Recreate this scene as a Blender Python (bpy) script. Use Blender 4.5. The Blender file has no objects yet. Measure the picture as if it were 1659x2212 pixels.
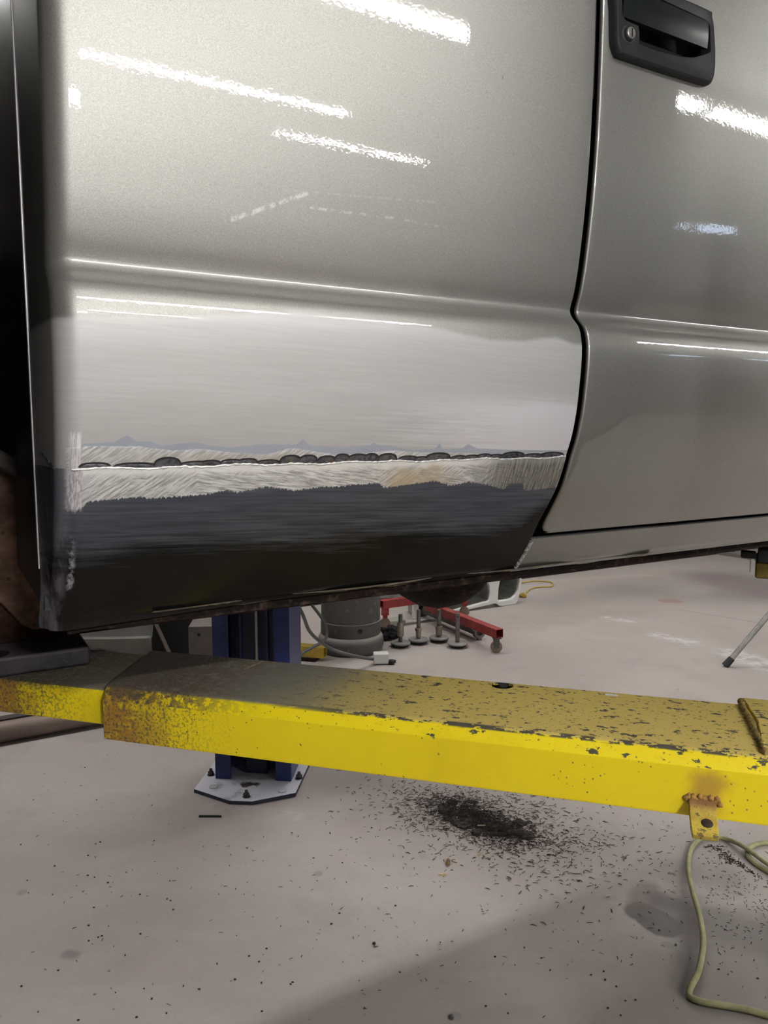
import bpy, bmesh, math, random
from mathutils import Vector, Matrix, noise as mnoise
rnd = random.Random(7)
scene = bpy.context.scene
COL = scene.collection
PI = math.pi

# ---------------------------------------------------------------- camera, world, light, exposure
FPX, CX, CY = 1660.0, 829.5, 1106.0          # focal length and centre of the 1659 x 2212 frame
PITCH = math.atan((1106 - 925) / FPX)
CAM_H = 1.3
CAM_D = 0.8                                   # distance from the truck's side
ANG = math.radians(30.2)                      # the truck's heading
cam_data = bpy.data.cameras.new('camera')
cam = bpy.data.objects.new('camera', cam_data)
COL.objects.link(cam)
cam.location = (0, 0, CAM_H)
cam.rotation_euler = (PI / 2 - PITCH, 0, 0)
cam_data.sensor_fit = 'VERTICAL'
cam_data.sensor_height = 36.0
cam_data.lens = FPX / 2212 * 36.0
cam_data.clip_start = 0.02
cam_data.clip_end = 60
scene.camera = cam

scene.view_settings.view_transform = 'Standard'
scene.view_settings.look = 'None'
scene.view_settings.gamma = 1.0
scene.view_settings.use_curve_mapping = False
scene.view_settings.exposure = 0.52
scene.cycles.max_bounces = 4; scene.cycles.diffuse_bounces = 3; scene.cycles.glossy_bounces = 3
scene.cycles.use_adaptive_sampling = True; scene.cycles.adaptive_threshold = 0.035
scene.cycles.caustics_reflective = False; scene.cycles.caustics_refractive = False
world = bpy.data.worlds.new('world')
scene.world = world
world.use_nodes = True
world.node_tree.nodes['Background'].inputs[0].default_value = (0.8, 0.85, 1.0, 1)
world.node_tree.nodes['Background'].inputs[1].default_value = 0.02

TUBE_STRENGTH = 40.0
FILL_LAMP_STRENGTH = 190.0
CEIL_Z = CAM_H + 2.06
TUBE_Z = CAM_H + 2.0
# fluorescent rows over the shop floor: (start along the truck, end, distance out from the truck side)
TUBE_ROWS = [(0.10, 2.66, -2.8), (2.70, 4.49, -2.8), (4.53, 6.43, -2.8),
             (0.86, 3.40, -6.0), (3.8, 6.0, -8.9),
             (-1.5, 0.5, 3.2), (1.6, 3.6, 3.2), (4.2, 6.2, 3.2)]

# ---------------------------------------------------------------- coordinates
SV = Vector((math.cos(ANG), math.sin(ANG), 0))      # along the truck, towards its front
VV = Vector((-math.sin(ANG), math.cos(ANG), 0))     # into the truck
O = VV * CAM_D                                      # truck origin on the floor
def ray(px, py):
    x = (px - CX) / FPX; y = -(py - CY) / FPX
    c, s = math.cos(PITCH), math.sin(PITCH)
    return Vector((x, c + y * s, -s + y * c))
def at_z(px, py, z=0.0):                             # point of a horizontal plane seen at a pixel
    d = ray(px, py); t = (z - CAM_H) / d.z
    return Vector((0, 0, CAM_H)) + d * t
def at_depth(px, py, Y):
    d = ray(px, py); return Vector((0, 0, CAM_H)) + d * (Y / d.y)
def at_side(px, py, yt):                             # truck coordinates on a plane parallel to its side
    d = ray(px, py); t = (CAM_D + yt) / d.dot(VV)
    return Vector((d.dot(SV) * t, yt, CAM_H + d.z * t))
def W(s, y, z): return O + SV * s + VV * y + Vector((0, 0, z))
TRUCK_M = Matrix.Translation(O) @ Matrix.Rotation(ANG, 4, 'Z')

# ---------------------------------------------------------------- node helpers
class NT:
    def __init__(self, name):
        self.mat = bpy.data.materials.new(name); self.mat.use_nodes = True
        self.t = self.mat.node_tree; self.t.nodes.clear()
        self.out = self.t.nodes.new('ShaderNodeOutputMaterial')
        self._obj = None
    def n(self, typ, **kw):
        nd = self.t.nodes.new('ShaderNode' + typ)
        for k, v in kw.items(): setattr(nd, k, v)
        return nd
    def put(self, sock, v):
        if isinstance(v, bpy.types.NodeSocket): self.t.links.new(v, sock)
        elif isinstance(v, (tuple, list)):
            sock.default_value = (*v, 1.0) if (len(v) == 3 and sock.type == 'RGBA') else v
        else: sock.default_value = v
    def coord(self):
        if self._obj is None: self._obj = self.n('TexCoord').outputs['Object']
        return self._obj
    def xyz(self):
        s = self.n('SeparateXYZ'); self.put(s.inputs[0], self.coord()); return s.outputs
    def m(self, op, a, b=0.0, c=0.0, clamp=False):
        nd = self.n('Math', operation=op, use_clamp=clamp)
        self.put(nd.inputs[0], a); self.put(nd.inputs[1], b); self.put(nd.inputs[2], c)
        return nd.outputs[0]
    def add(self, a, b): return self.m('ADD', a, b)
    def sub(self, a, b): return self.m('SUBTRACT', a, b)
    def mul(self, a, b): return self.m('MULTIPLY', a, b)
    def mx(self, a, b): return self.m('MAXIMUM', a, b)
    def mn(self, a, b): return self.m('MINIMUM', a, b)
    def inv(self, a): return self.m('SUBTRACT', 1.0, a)
    def step(self, v, lo, hi, smooth=True):           # 0 below lo, 1 above hi
        nd = self.n('MapRange', interpolation_type='SMOOTHSTEP' if smooth else 'LINEAR', clamp=True)
        self.put(nd.inputs[0], v)
        if hi >= lo: a, b, x, y = lo, hi, 0.0, 1.0
        else: a, b, x, y = hi, lo, 1.0, 0.0
        nd.inputs[1].default_value = a; nd.inputs[2].default_value = b
        nd.inputs[3].default_value = x; nd.inputs[4].default_value = y
        return nd.outputs[0]
    def vec(self, sx=1, sy=1, sz=1, rot=(0, 0, 0), loc=(0, 0, 0)):
        nd = self.n('Mapping'); self.put(nd.inputs[0], self.coord())
        nd.inputs['Rotation'].default_value = rot; nd.inputs['Scale'].default_value = (sx, sy, sz)
        nd.inputs['Location'].default_value = loc
        return nd.outputs[0]
    def rvec(self, sx, sy, sz, rot):
        a = self.n('Mapping'); self.put(a.inputs[0], self.coord()); a.inputs['Rotation'].default_value = rot
        b = self.n('Mapping'); self.put(b.inputs[0], a.outputs[0]); b.inputs['Scale'].default_value = (sx, sy, sz)
        return b.outputs[0]
    def noise(self, scale=5, detail=2, rough=0.5, vec=None, dist=0.0):
        nd = self.n('TexNoise'); self.put(nd.inputs['Vector'], vec if vec is not None else self.coord())
        nd.inputs['Scale'].default_value = scale; nd.inputs['Detail'].default_value = detail
        nd.inputs['Roughness'].default_value = rough; nd.inputs['Distortion'].default_value = dist
        return nd.outputs[0]
    def vor(self, scale=5, vec=None, feature='F1', rand=1.0):
        nd = self.n('TexVoronoi', feature=feature); self.put(nd.inputs['Vector'], vec if vec is not None else self.coord())
        nd.inputs['Scale'].default_value = scale; nd.inputs['Randomness'].default_value = rand
        return nd.outputs['Distance']
    def mix(self, f, a, b):
        nd = self.n('Mix', data_type='RGBA')
        self.put(nd.inputs[0], f); self.put(nd.inputs[6], a); self.put(nd.inputs[7], b)
        return nd.outputs[2]
    def lerp(self, f, a, b):
        nd = self.n('Mix', data_type='FLOAT')
        self.put(nd.inputs[0], f); self.put(nd.inputs[2], a); self.put(nd.inputs[3], b)
        return nd.outputs[0]
    def curve(self, v, pts, lo, hi, vlo, vhi):        # piecewise line through pts (x, y)
        x = self.step(v, lo, hi, smooth=False)
        nd = self.n('FloatCurve'); self.put(nd.inputs['Value'], x)
        cv = nd.mapping.curves[0]
        q = [((a - lo) / (hi - lo), (b - vlo) / (vhi - vlo)) for a, b in pts]
        cv.points[0].location = (0.0, q[0][1]); cv.points[1].location = (1.0, q[-1][1])
        for a, b in q:
            if 0.001 < a < 0.999: cv.points.new(a, b)
        for p in cv.points: p.handle_type = 'VECTOR'
        nd.mapping.update()
        return self.add(self.mul(nd.outputs[0], vhi - vlo), vlo)
    def bump(self, h, strength=0.3, dist=0.01, normal=None):
        nd = self.n('Bump'); nd.inputs['Strength'].default_value = strength; nd.inputs['Distance'].default_value = dist
        self.put(nd.inputs['Height'], h)
        if normal is not None: self.put(nd.inputs['Normal'], normal)
        return nd.outputs[0]
    def bsdf(self, color, rough=0.5, metal=0.0, normal=None, coat=0.0, coat_rough=0.03, spec=0.5, emit=None, emit_s=0.0, coat_normal=None):
        b = self.n('BsdfPrincipled')
        self.put(b.inputs['Base Color'], color); self.put(b.inputs['Roughness'], rough); self.put(b.inputs['Metallic'], metal)
        self.put(b.inputs['Coat Weight'], coat); self.put(b.inputs['Coat Roughness'], coat_rough)
        self.put(b.inputs['Specular IOR Level'], spec)
        if normal is not None: self.put(b.inputs['Normal'], normal)
        if coat_normal is not None: self.put(b.inputs['Coat Normal'], coat_normal)
        if emit is not None: self.put(b.inputs['Emission Color'], emit); b.inputs['Emission Strength'].default_value = emit_s
        self.t.links.new(b.outputs[0], self.out.inputs[0])
        return self.mat
    def seg(self, x, y, x1, y1, x2, y2):              # distance to a segment in the plane
        dx, dy = x2 - x1, y2 - y1; L = dx * dx + dy * dy + 1e-9
        t = self.m('DIVIDE', self.add(self.mul(self.sub(x, x1), dx), self.mul(self.sub(y, y1), dy)), L, clamp=True)
        ex = self.sub(x, self.add(self.mul(t, dx), x1)); ey = self.sub(y, self.add(self.mul(t, dy), y1))
        return self.m('SQRT', self.add(self.mul(ex, ex), self.mul(ey, ey)))

def simple(name, color, rough=0.5, metal=0.0, coat=0.0, var=0.12, scale=12, bump=0.0, bscale=60, dirt=None, dirt_amt=0.5):
    N = NT(name)
    f = N.noise(scale, 4, 0.6)
    c = N.mix(N.mul(N.step(f, 0.3, 0.7), 1.0), tuple(x * (1 - var) for x in color), tuple(min(1, x * (1 + var)) for x in color))
    if dirt is not None:
        c = N.mix(N.mul(N.step(N.noise(scale * 1.7, 6, 0.7), 0.62 - 0.3 * dirt_amt, 0.75), dirt_amt), c, dirt)
    nrm = N.bump(N.noise(bscale, 4, 0.6), bump, 0.004) if bump else None
    return N.bsdf(c, rough, metal, nrm, coat)

# ---------------------------------------------------------------- mesh helpers
LAST = []
class MB:
    def __init__(self): self.bm = bmesh.new()
    def box(self, c, size, rot=None, bevel=0.0):
        M = Matrix.Translation(Vector(c)) @ (rot.to_4x4() if rot is not None else Matrix.Identity(4)) @ Matrix.Diagonal((*size, 1))
        r = bmesh.ops.create_cube(self.bm, size=1.0, matrix=M)
        if bevel:
            es = list({e for v in r['verts'] for e in v.link_edges})
            bmesh.ops.bevel(self.bm, geom=es, offset=bevel, segments=2, affect='EDGES', profile=0.5)
        return self
    def tube(self, pts, r, n=12, cap=True, smooth=True):
        pts = [Vector(p) for p in pts]; rs = r if isinstance(r, (list, tuple)) else [r] * len(pts)
        rings = []; up = None
        for i, p in enumerate(pts):
            t = (pts[min(i + 1, len(pts) - 1)] - pts[max(i - 1, 0)]).normalized()
            if up is None:
                up = Vector((0, 0, 1)) if abs(t.z) < 0.9 else Vector((1, 0, 0))
            u = (up - t * up.dot(t)).normalized(); up = u; w = t.cross(u)
            rings.append([self.bm.verts.new(p + (u * math.cos(2 * PI * k / n) + w * math.sin(2 * PI * k / n)) * rs[i]) for k in range(n)])
        for a, b in zip(rings, rings[1:]):
            for k in range(n): self.bm.faces.new((a[k], a[(k + 1) % n], b[(k + 1) % n], b[k]))
        if cap:
            self.bm.faces.new(rings[0][::-1]); self.bm.faces.new(rings[-1])
        return self
    def lathe(self, prof, c=(0, 0, 0), n=32, M=None):  # prof: (radius, z)
        c = Vector(c); rings = []
        for (r, z) in prof:
            if r < 1e-6: ring = [self.bm.verts.new((0, 0, z))]
            else: ring = [self.bm.verts.new((r * math.cos(2 * PI * k / n), r * math.sin(2 * PI * k / n), z)) for k in range(n)]
            rings.append(ring)
        for a, b in zip(rings, rings[1:]):
            for k in range(n):
                k2 = (k + 1) % n
                if len(a) == 1 and len(b) == 1: continue
                if len(a) == 1: self.bm.faces.new((a[0], b[k2], b[k]))
                elif len(b) == 1: self.bm.faces.new((a[k], a[k2], b[0]))
                else: self.bm.faces.new((a[k], a[k2], b[k2], b[k]))
        vs = [v for r_ in rings for v in r_]
        T = Matrix.Translation(c) @ (M.to_4x4() if M is not None else Matrix.Identity(4))
        for v in vs: v.co = T @ v.co
        return self
    def prism(self, poly, d, M=None):                  # poly: (x, y) outline, extruded along z by d, then moved by M
        M = M if M is not None else Matrix.Identity(4)
        a = [self.bm.verts.new(M @ Vector((x, y, 0))) for x, y in poly]
        b = [self.bm.verts.new(M @ Vector((x, y, d))) for x, y in poly]
        k = len(poly)
        self.bm.faces.new(a[::-1]); self.bm.faces.new(b)
        for i in range(k): self.bm.faces.new((a[i], a[(i + 1) % k], b[(i + 1) % k], b[i]))
        return self
    def grid(self, rows):                              # rows of points
        vr = [[self.bm.verts.new(p) for p in r] for r in rows]
        for a, b in zip(vr, vr[1:]):
            for i in range(len(a) - 1): self.bm.faces.new((a[i], a[i + 1], b[i + 1], b[i]))
        return self
    def blob(self, c, size, sub=2, amp=0.25, freq=6.0, seed=0.0):
        r = bmesh.ops.create_icosphere(self.bm, subdivisions=sub, radius=1.0)
        for v in r['verts']:
            k = 1 + amp * mnoise.noise(v.co * freq * 0.3 + Vector((seed, seed * 2, 0)))
            v.co = Vector((v.co.x * size[0] * k, v.co.y * size[1] * k, v.co.z * size[2] * k)) + Vector(c)
        return self
    def build(self, name, mat, parent=None, smooth=35, bevel=0.0, loc=None, recalc=True):
        if recalc: bmesh.ops.recalc_face_normals(self.bm, faces=self.bm.faces)
        me = bpy.data.meshes.new(name); self.bm.to_mesh(me); self.bm.free()
        me.materials.append(mat)
        if smooth:
            me.polygons.foreach_set('use_smooth', [True] * len(me.polygons))
            me.set_sharp_from_angle(angle=math.radians(smooth))
        o = bpy.data.objects.new(name, me); COL.objects.link(o); LAST[:] = [o]
        if parent is not None: o.parent = parent
        if loc is not None: o.location = loc
        if bevel:
            md = o.modifiers.new('bevel', 'BEVEL'); md.width = bevel; md.segments = 2; md.limit_method = 'ANGLE'; md.harden_normals = True
        return o
def tag(o, label=None, cat=None, group=None, kind=None):
    if label: o['label'] = label
    if cat: o['category'] = cat
    if group: o['group'] = group
    if kind: o['kind'] = kind
    return o
def thing(name, label, cat, loc=(0, 0, 0), rz=0.0, group=None):
    o = bpy.data.objects.new(name, None); o.empty_display_size = 0.05
    COL.objects.link(o); o.location = loc; o.rotation_euler = (0, 0, rz)
    return tag(o, label, cat, group)
def boolean_cut(o, cutter):
    md = o.modifiers.new('cut', 'BOOLEAN'); md.object = cutter; md.operation = 'DIFFERENCE'; md.solver = 'EXACT'
    bpy.context.view_layer.update()
    dg = bpy.context.evaluated_depsgraph_get()
    me = bpy.data.meshes.new_from_object(o.evaluated_get(dg))
    o.modifiers.remove(md); old = o.data; o.data = me; bpy.data.meshes.remove(old)
    cm = cutter.data; bpy.data.objects.remove(cutter); bpy.data.meshes.remove(cm)
def rotz(a): return Matrix.Rotation(a, 3, 'Z')
def spline(pts, n=8):
    pts = [Vector(p) for p in pts]; out = []
    for i in range(len(pts) - 1):
        p0, p1, p2, p3 = pts[max(i - 1, 0)], pts[i], pts[i + 1], pts[min(i + 2, len(pts) - 1)]
        for k in range(n):
            t = k / n
            out.append(0.5 * ((2 * p1) + (p2 - p0) * t + (2 * p0 - 5 * p1 + 4 * p2 - p3) * t * t + (3 * p1 - p0 - 3 * p2 + p3) * t ** 3))
    out.append(pts[-1]); return out

# ---------------------------------------------------------------- the truck's side profile: depth inward against height
PZ = [.80, .66, .568, .509, .4505, .391, .3317, .2838, .2474, .2136, .186, .1735, .1665, .1590, .1426, .123, .094, .062, .0164, -.0166, -.0369, -.0643, -.0867, -.1191, -.1404, -.1681, -.1966, -.2231]
PD = [.012, .0025, .0008, .0009, .0017, .0037, .0076, .0124, .0172, .0225, .0290, .0335, .0350, .0318, .0172, .0105, .0093, .0118, .0180, .0265, .0345, .0445, .0545, .0755, .0905, .1075, .1280, .1497]
_z = PZ[::-1]; _d = PD[::-1]
_m = []
for i in range(len(_z)):
    if i == 0: _m.append((_d[1] - _d[0]) / (_z[1] - _z[0]))
    elif i == len(_z) - 1: _m.append((_d[-1] - _d[-2]) / (_z[-1] - _z[-2]))
    else:
        h0, h1 = _z[i] - _z[i - 1], _z[i + 1] - _z[i]
        s0, s1 = (_d[i] - _d[i - 1]) / h0, (_d[i + 1] - _d[i]) / h1
        _m.append((s0 * h1 + s1 * h0) / (h0 + h1))
def prof(q):
    i = 0
    while i < len(_z) - 2 and q > _z[i + 1]: i += 1
    h = _z[i + 1] - _z[i]; t = (q - _z[i]) / h
    return (2*t**3-3*t*t+1)*_d[i] + (t**3-2*t*t+t)*h*_m[i] + (-2*t**3+3*t*t)*_d[i+1] + (t**3-t*t)*h*_m[i+1]
def on_panel(px, py):                                   # (along, height above camera level) of a pixel on the side
    d = ray(px, py); dn = d.dot(VV); t = CAM_D / dn
    for _ in range(25): t = (CAM_D + prof(max(-.2231, min(.79, d.z * t)))) / dn
    return d.dot(SV) * t, d.z * t

# ================================================================= STRUCTURE
def m_concrete():
    N = NT('concrete'); X, Y, Z = N.xyz()
    big = N.noise(0.9, 5, 0.6); mid = N.noise(3.5, 6, 0.65); fine = N.noise(60, 4, 0.7)
    streak = N.noise(1.0, 4, 0.6, vec=N.vec(1.2, 7.0, 1, rot=(0, 0, 0.5)))
    c = N.mix(N.step(big, 0.35, 0.65), (0.43, 0.38, 0.355), (0.485, 0.442, 0.412))
    c = N.mix(N.mul(N.step(mid, 0.45, 0.75), 0.55), c, (0.36, 0.32, 0.30))
    c = N.mix(N.mul(N.step(streak, 0.50, 0.72), 0.22), c, (0.56, 0.53, 0.52))
    c = N.mix(N.mul(N.step(fine, 0.4, 0.75), 0.18), c, (0.30, 0.26, 0.25))
    # small dark specks and soft drips
    sp = N.mul(N.step(N.vor(22), 0.10, 0.05), N.step(N.noise(2.3, 3), 0.5, 0.62))
    c = N.mix(N.mul(sp, 0.75), c, (0.10, 0.085, 0.08))
    sp2 = N.mul(N.step(N.vor(7.0), 0.13, 0.07), N.step(N.noise(1.7, 3), 0.48, 0.6))
    c = N.mix(N.mul(sp2, 0.35), c, (0.16, 0.14, 0.135))
    wob = N.mul(N.sub(N.noise(14, 4, 0.65), 0.5), 0.10)
    brk = N.step(N.noise(16, 6, .75), .40, .62)
    def stain_and_shade(px, py, px2, py2, w, soft, col, amt, k=1.0):
        a, b = at_z(px, py), at_z(px2, py2)
        d = N.add(N.seg(X, Y, a.x, a.y, b.x, b.y), N.mul(wob, k))
        f = N.mul(N.step(d, w + soft, w), amt)
        if min(col) > .5: f = N.mul(f, brk)
        return f, col
    for args in [
        (1390, 1972, 1432, 2000, .040, .016, (0.075, 0.07, 0.075), .95, .4),
        (1402, 1925, 1385, 1955, .018, .045, (0.13, 0.10, 0.075), .7, .6),
        (1430, 1945, 1480, 1960, .006, .05, (0.10, 0.085, 0.085), .75, .6),
        (1480, 1975, 1640, 2020, .030, .12, (0.11, 0.10, 0.095), .7, 1.0),
        (1500, 1890, 1560, 1900, .02, .10, (0.16, 0.15, 0.14), .55, 1.0),
        (1500, 1990, 1480, 2130, .008, .05, (0.12, 0.095, 0.105), .7, .5),  # dark line beside the raised hose, its shade painted into the floor
        (1260, 1840, 1500, 1830, .03, .20, (0.24, 0.215, 0.205), .5, 1.5),
        (1500, 2130, 1659, 2080, .05, .30, (0.17, 0.15, 0.135), .6, 1.5),  # broad soft darkening across the lower right floor
        (1440, 1298, 1456, 1298, .05, .03, (0.38, 0.19, 0.12), .7, .4),
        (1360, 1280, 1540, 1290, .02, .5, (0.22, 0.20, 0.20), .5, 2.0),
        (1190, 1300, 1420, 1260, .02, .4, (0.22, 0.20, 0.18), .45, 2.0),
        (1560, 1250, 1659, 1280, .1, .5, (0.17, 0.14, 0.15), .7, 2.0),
        (1310, 1335, 1360, 1343, .01, .05, (0.85, 0.84, 0.83), .6, .8),
        (1420, 1372, 1490, 1388, .015, .08, (0.85, 0.84, 0.83), .6, .8),
        (1580, 1410, 1659, 1440, .03, .12, (0.90, 0.89, 0.88), .6, .8),
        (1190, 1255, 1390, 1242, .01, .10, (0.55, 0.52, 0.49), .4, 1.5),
        (860, 1700, 1250, 1860, .08, .30, (0.24, 0.205, 0.19), .45, 2.0),
        (425, 1742, 640, 1760, .015, .05, (0.62, 0.60, 0.60), .35, .5),
        (150, 2060, 160, 2062, .006, .02, (0.20, 0.18, 0.17), .7, .3),
        (0, 1560, 210, 1590, .05, .05, (0.30, 0.27, 0.26), .4, .8),
        (1470, 1318, 1640, 1345, .002, .012, (0.22, 0.18, 0.16), .5, .2),
    ]:
        f, col = stain_and_shade(*args); c = N.mix(f, c, col)
    # hairline control joint running out from the worn patch
    rough = N.lerp(N.step(big, 0.3, 0.7), 0.42, 0.62)
    nrm = N.bump(N.add(N.mul(mid, 0.5), N.mul(fine, 0.25)), 0.12, 0.006)
    return N.bsdf(c, rough, 0.0, nrm, spec=0.35)
def m_wall(name, col, stripe=False):
    N = NT(name); f = N.noise(1.2, 5, 0.6)
    c = N.mix(N.step(f, 0.3, 0.7), tuple(x * .93 for x in col), col)
    c = N.mix(N.mul(N.step(N.noise(9, 6, 0.7), 0.55, 0.8), 0.3), c, tuple(x * .7 for x in col))
    return N.bsdf(c, 0.7, 0.0, N.bump(N.noise(90, 3), 0.06, 0.003), spec=0.3)
M_floor = m_concrete()
M_wall = m_wall('painted_wall', (0.26, 0.255, 0.245))
M_wall_dark = m_wall('dusty_wall', (0.20, 0.17, 0.155))
M_ceiling = m_wall('ceiling_paint', (0.42, 0.42, 0.41))
M_black = simple('black_rubber', (0.012, 0.012, 0.013), 0.55)
S0, S1, Y0, Y1 = -4.6, 6.96, -10.6, 4.29                # room in truck coordinates
def slab(name, a, b, mat):
    lo = [min(a[i], b[i]) for i in range(3)]; hi = [max(a[i], b[i]) for i in range(3)]
    o = MB().box([(lo[i] + hi[i]) / 2 for i in range(3)], [hi[i] - lo[i] for i in range(3)]).build(name, mat, smooth=0)
    o.matrix_world = TRUCK_M
    return tag(o, kind='structure')
def room():
    o = MB().box((0, 0, -0.05), (34, 34, 0.1)).build('floor', M_floor, smooth=0); tag(o, kind='structure')
    slab('ceiling', (S0 - .1, Y0 - .1, CEIL_Z + .1), (S1 + .1, Y1 + .1, CEIL_Z + .2), M_ceiling)
    slab('wall_back', (S0 - .1, Y1, 0), (S1 + .1, Y1 + .1, CEIL_Z + .1), M_wall_dark)
    slab('wall_front', (S0 - .1, Y0 - .1, 0), (S1 + .1, Y0, CEIL_Z + .1), M_wall)
    slab('wall_left', (S0 - .1, Y0, 0), (S0, Y1, CEIL_Z + .1), M_wall)
    slab('wall_right', (S1, Y0, 0), (S1 + .1, Y1, CEIL_Z + .1), M_wall)
    slab('baseboard_back', (S0, Y1 - .02, 0), (S1, Y1, .045), M_black)
    slab('baseboard_right', (S1 - .02, Y0, 0), (S1, Y1 - .02, .03), M_wall_dark)
    # small daylight panes of the shop door on the right wall
    N = NT('daylight_pane'); pane = N.bsdf((0.7, 0.8, 1.0), 0.1, emit=(0.62, 0.78, 1.0), emit_s=5.0)
    fr = simple('window_frame_white', (0.7, 0.7, 0.7), 0.4)
    for i, (ya, yb) in enumerate([(-5.54, -5.44), (-5.12, -5.03), (-4.90, -4.45), (-3.9, -2.9)]):
        w = MB()
        za, zb = CAM_H + 1.02, CAM_H + 1.16
        for c, s in [((S1 - .02, (ya + yb) / 2, za - .02), (.04, yb - ya + .08, .04)), ((S1 - .02, (ya + yb) / 2, zb + .02), (.04, yb - ya + .08, .04)),
                     ((S1 - .02, ya - .02, (za + zb) / 2), (.04, .04, zb - za)), ((S1 - .02, yb + .02, (za + zb) / 2), (.04, .04, zb - za))]:
            w.box(c, s)
        o = w.build('window_%d' % (i + 1), fr, smooth=0); o.matrix_world = TRUCK_M; tag(o, kind='structure')
        p = MB().box((S1 - .012, (ya + yb) / 2, (za + zb) / 2), (.01, yb - ya, zb - za)).build('window_pane', pane, o, smooth=0)
room()

def lights():
    N = NT('lit_tube'); M_tube = N.bsdf((1, 1, 1), 0.3, emit=(1.0, 0.985, 0.965), emit_s=TUBE_STRENGTH)
    M_fix = simple('fixture_enamel', (0.8, 0.8, 0.78), 0.35, var=.03)
    for i, (a, b, y) in enumerate(TUBE_ROWS):
        where = 'over the far side of the truck' if y > 0 else ('in the row nearest the truck' if y > -4 else 'far out over the shop floor')
        t = thing('fluorescent_fixture', 'white ceiling fixture with two lit fluorescent tubes %s' % where, 'ceiling light', W((a + b) / 2, y, TUBE_Z), ANG,
                  'fluorescent fixtures ' + where)
        L = b - a
        MB().prism([(-.11, .05), (-.05, .085), (.05, .085), (.11, .05), (.105, .047), (.045, .03), (-.045, .03), (-.105, .047)], L,
                   Matrix.Translation((-L / 2, 0, 0)) @ Matrix(((0, 0, 1, 0), (1, 0, 0, 0), (0, 1, 0, 0), (0, 0, 0, 1)))).build('housing', M_fix, t, smooth=0)
        for k in (-1, 1):
            MB().tube([(-L / 2 + .02, k * .04, 0), (L / 2 - .02, k * .04, 0)], .019, 10).build('tube', M_tube, t)
        for e in (-1, 1): MB().box((e * (L / 2 - .012), 0, .012), (.02, .12, .06)).build('tube_holder', M_fix, t, smooth=0)
lights()
def fill_lamp():
    # unseen fill lamp on a tripod, added to brighten the left of the panel
    N = NT('lit_lamp_glass'); M_lamp = N.bsdf((1, 1, 1), 0.3, emit=(1.0, 0.985, 0.975), emit_s=FILL_LAMP_STRENGTH)
    M_red = simple('lamp_housing_black', (0.03, 0.03, 0.03), 0.5)
    M_leg = simple('lamp_stand_steel', (0.3, 0.3, 0.3), 0.4, 0.7)
    t = thing('fill_lamp', 'added fill floodlight on a tall tripod behind the camera, lit', 'fill lamp', W(.26, -2.8, 0), ANG)
    z = CAM_H + 0.80
    for k in range(3):
        a = 2 * PI * k / 3 + .5
        MB().tube([(.45 * math.cos(a), .45 * math.sin(a), .012), (0, 0, .9)], .012, 10).build('leg', M_leg, t)
    MB().tube([(0, 0, .6), (0, 0, z - .1)], .015, 12).build('pole', M_leg, t)
    R_ = Matrix.Rotation(math.radians(-12), 3, 'X')
    MB().box((0, 0, z), (.44, .10, .15), R_, bevel=.01).build('housing', M_red, t)
    c = R_ @ Vector((0, .052, 0)); MB().box((c.x, c.y, z + c.z), (.40, .004, .10), R_).build('lamp_glass', M_lamp, t, smooth=0)
fill_lamp()

# ================================================================= TRUCK
GAP0 = 0.7947                                            # along: rear edge of the door gap
GAP_W = 0.0105
M_dark = simple('underbody_black', (0.012, 0.011, 0.010), 0.7)
def pewter(name, extra=None):
    N = NT(name)
    flake = N.noise(900, 2, 0.7)
    c = N.mix(N.step(flake, 0.35, 0.65), (0.295, 0.290, 0.270), (0.385, 0.378, 0.352))
    return N, c
def orange_peel(N, s=0.035):
    return N.bump(N.noise(210, 2, 0.5), s, 0.0012)
def m_pewter():
    N, c = pewter('pewter_metallic_paint')
    X, Y, Z = N.xyz()
    dust = N.mul(N.step(N.noise(6, 5, 0.7), 0.5, 0.8), 0.10)
    c = N.mix(dust, c, (0.30, 0.27, 0.22))
    sp = N.step(N.vor(45), 0.045, 0.02)
    c = N.mix(N.mul(sp, 0.5), c, (0.75, 0.73, 0.68))
    pk = orange_peel(N)
    return N.bsdf(c, 0.50, 0.88, None, 1.0, 0.006, coat_normal=pk)
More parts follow.
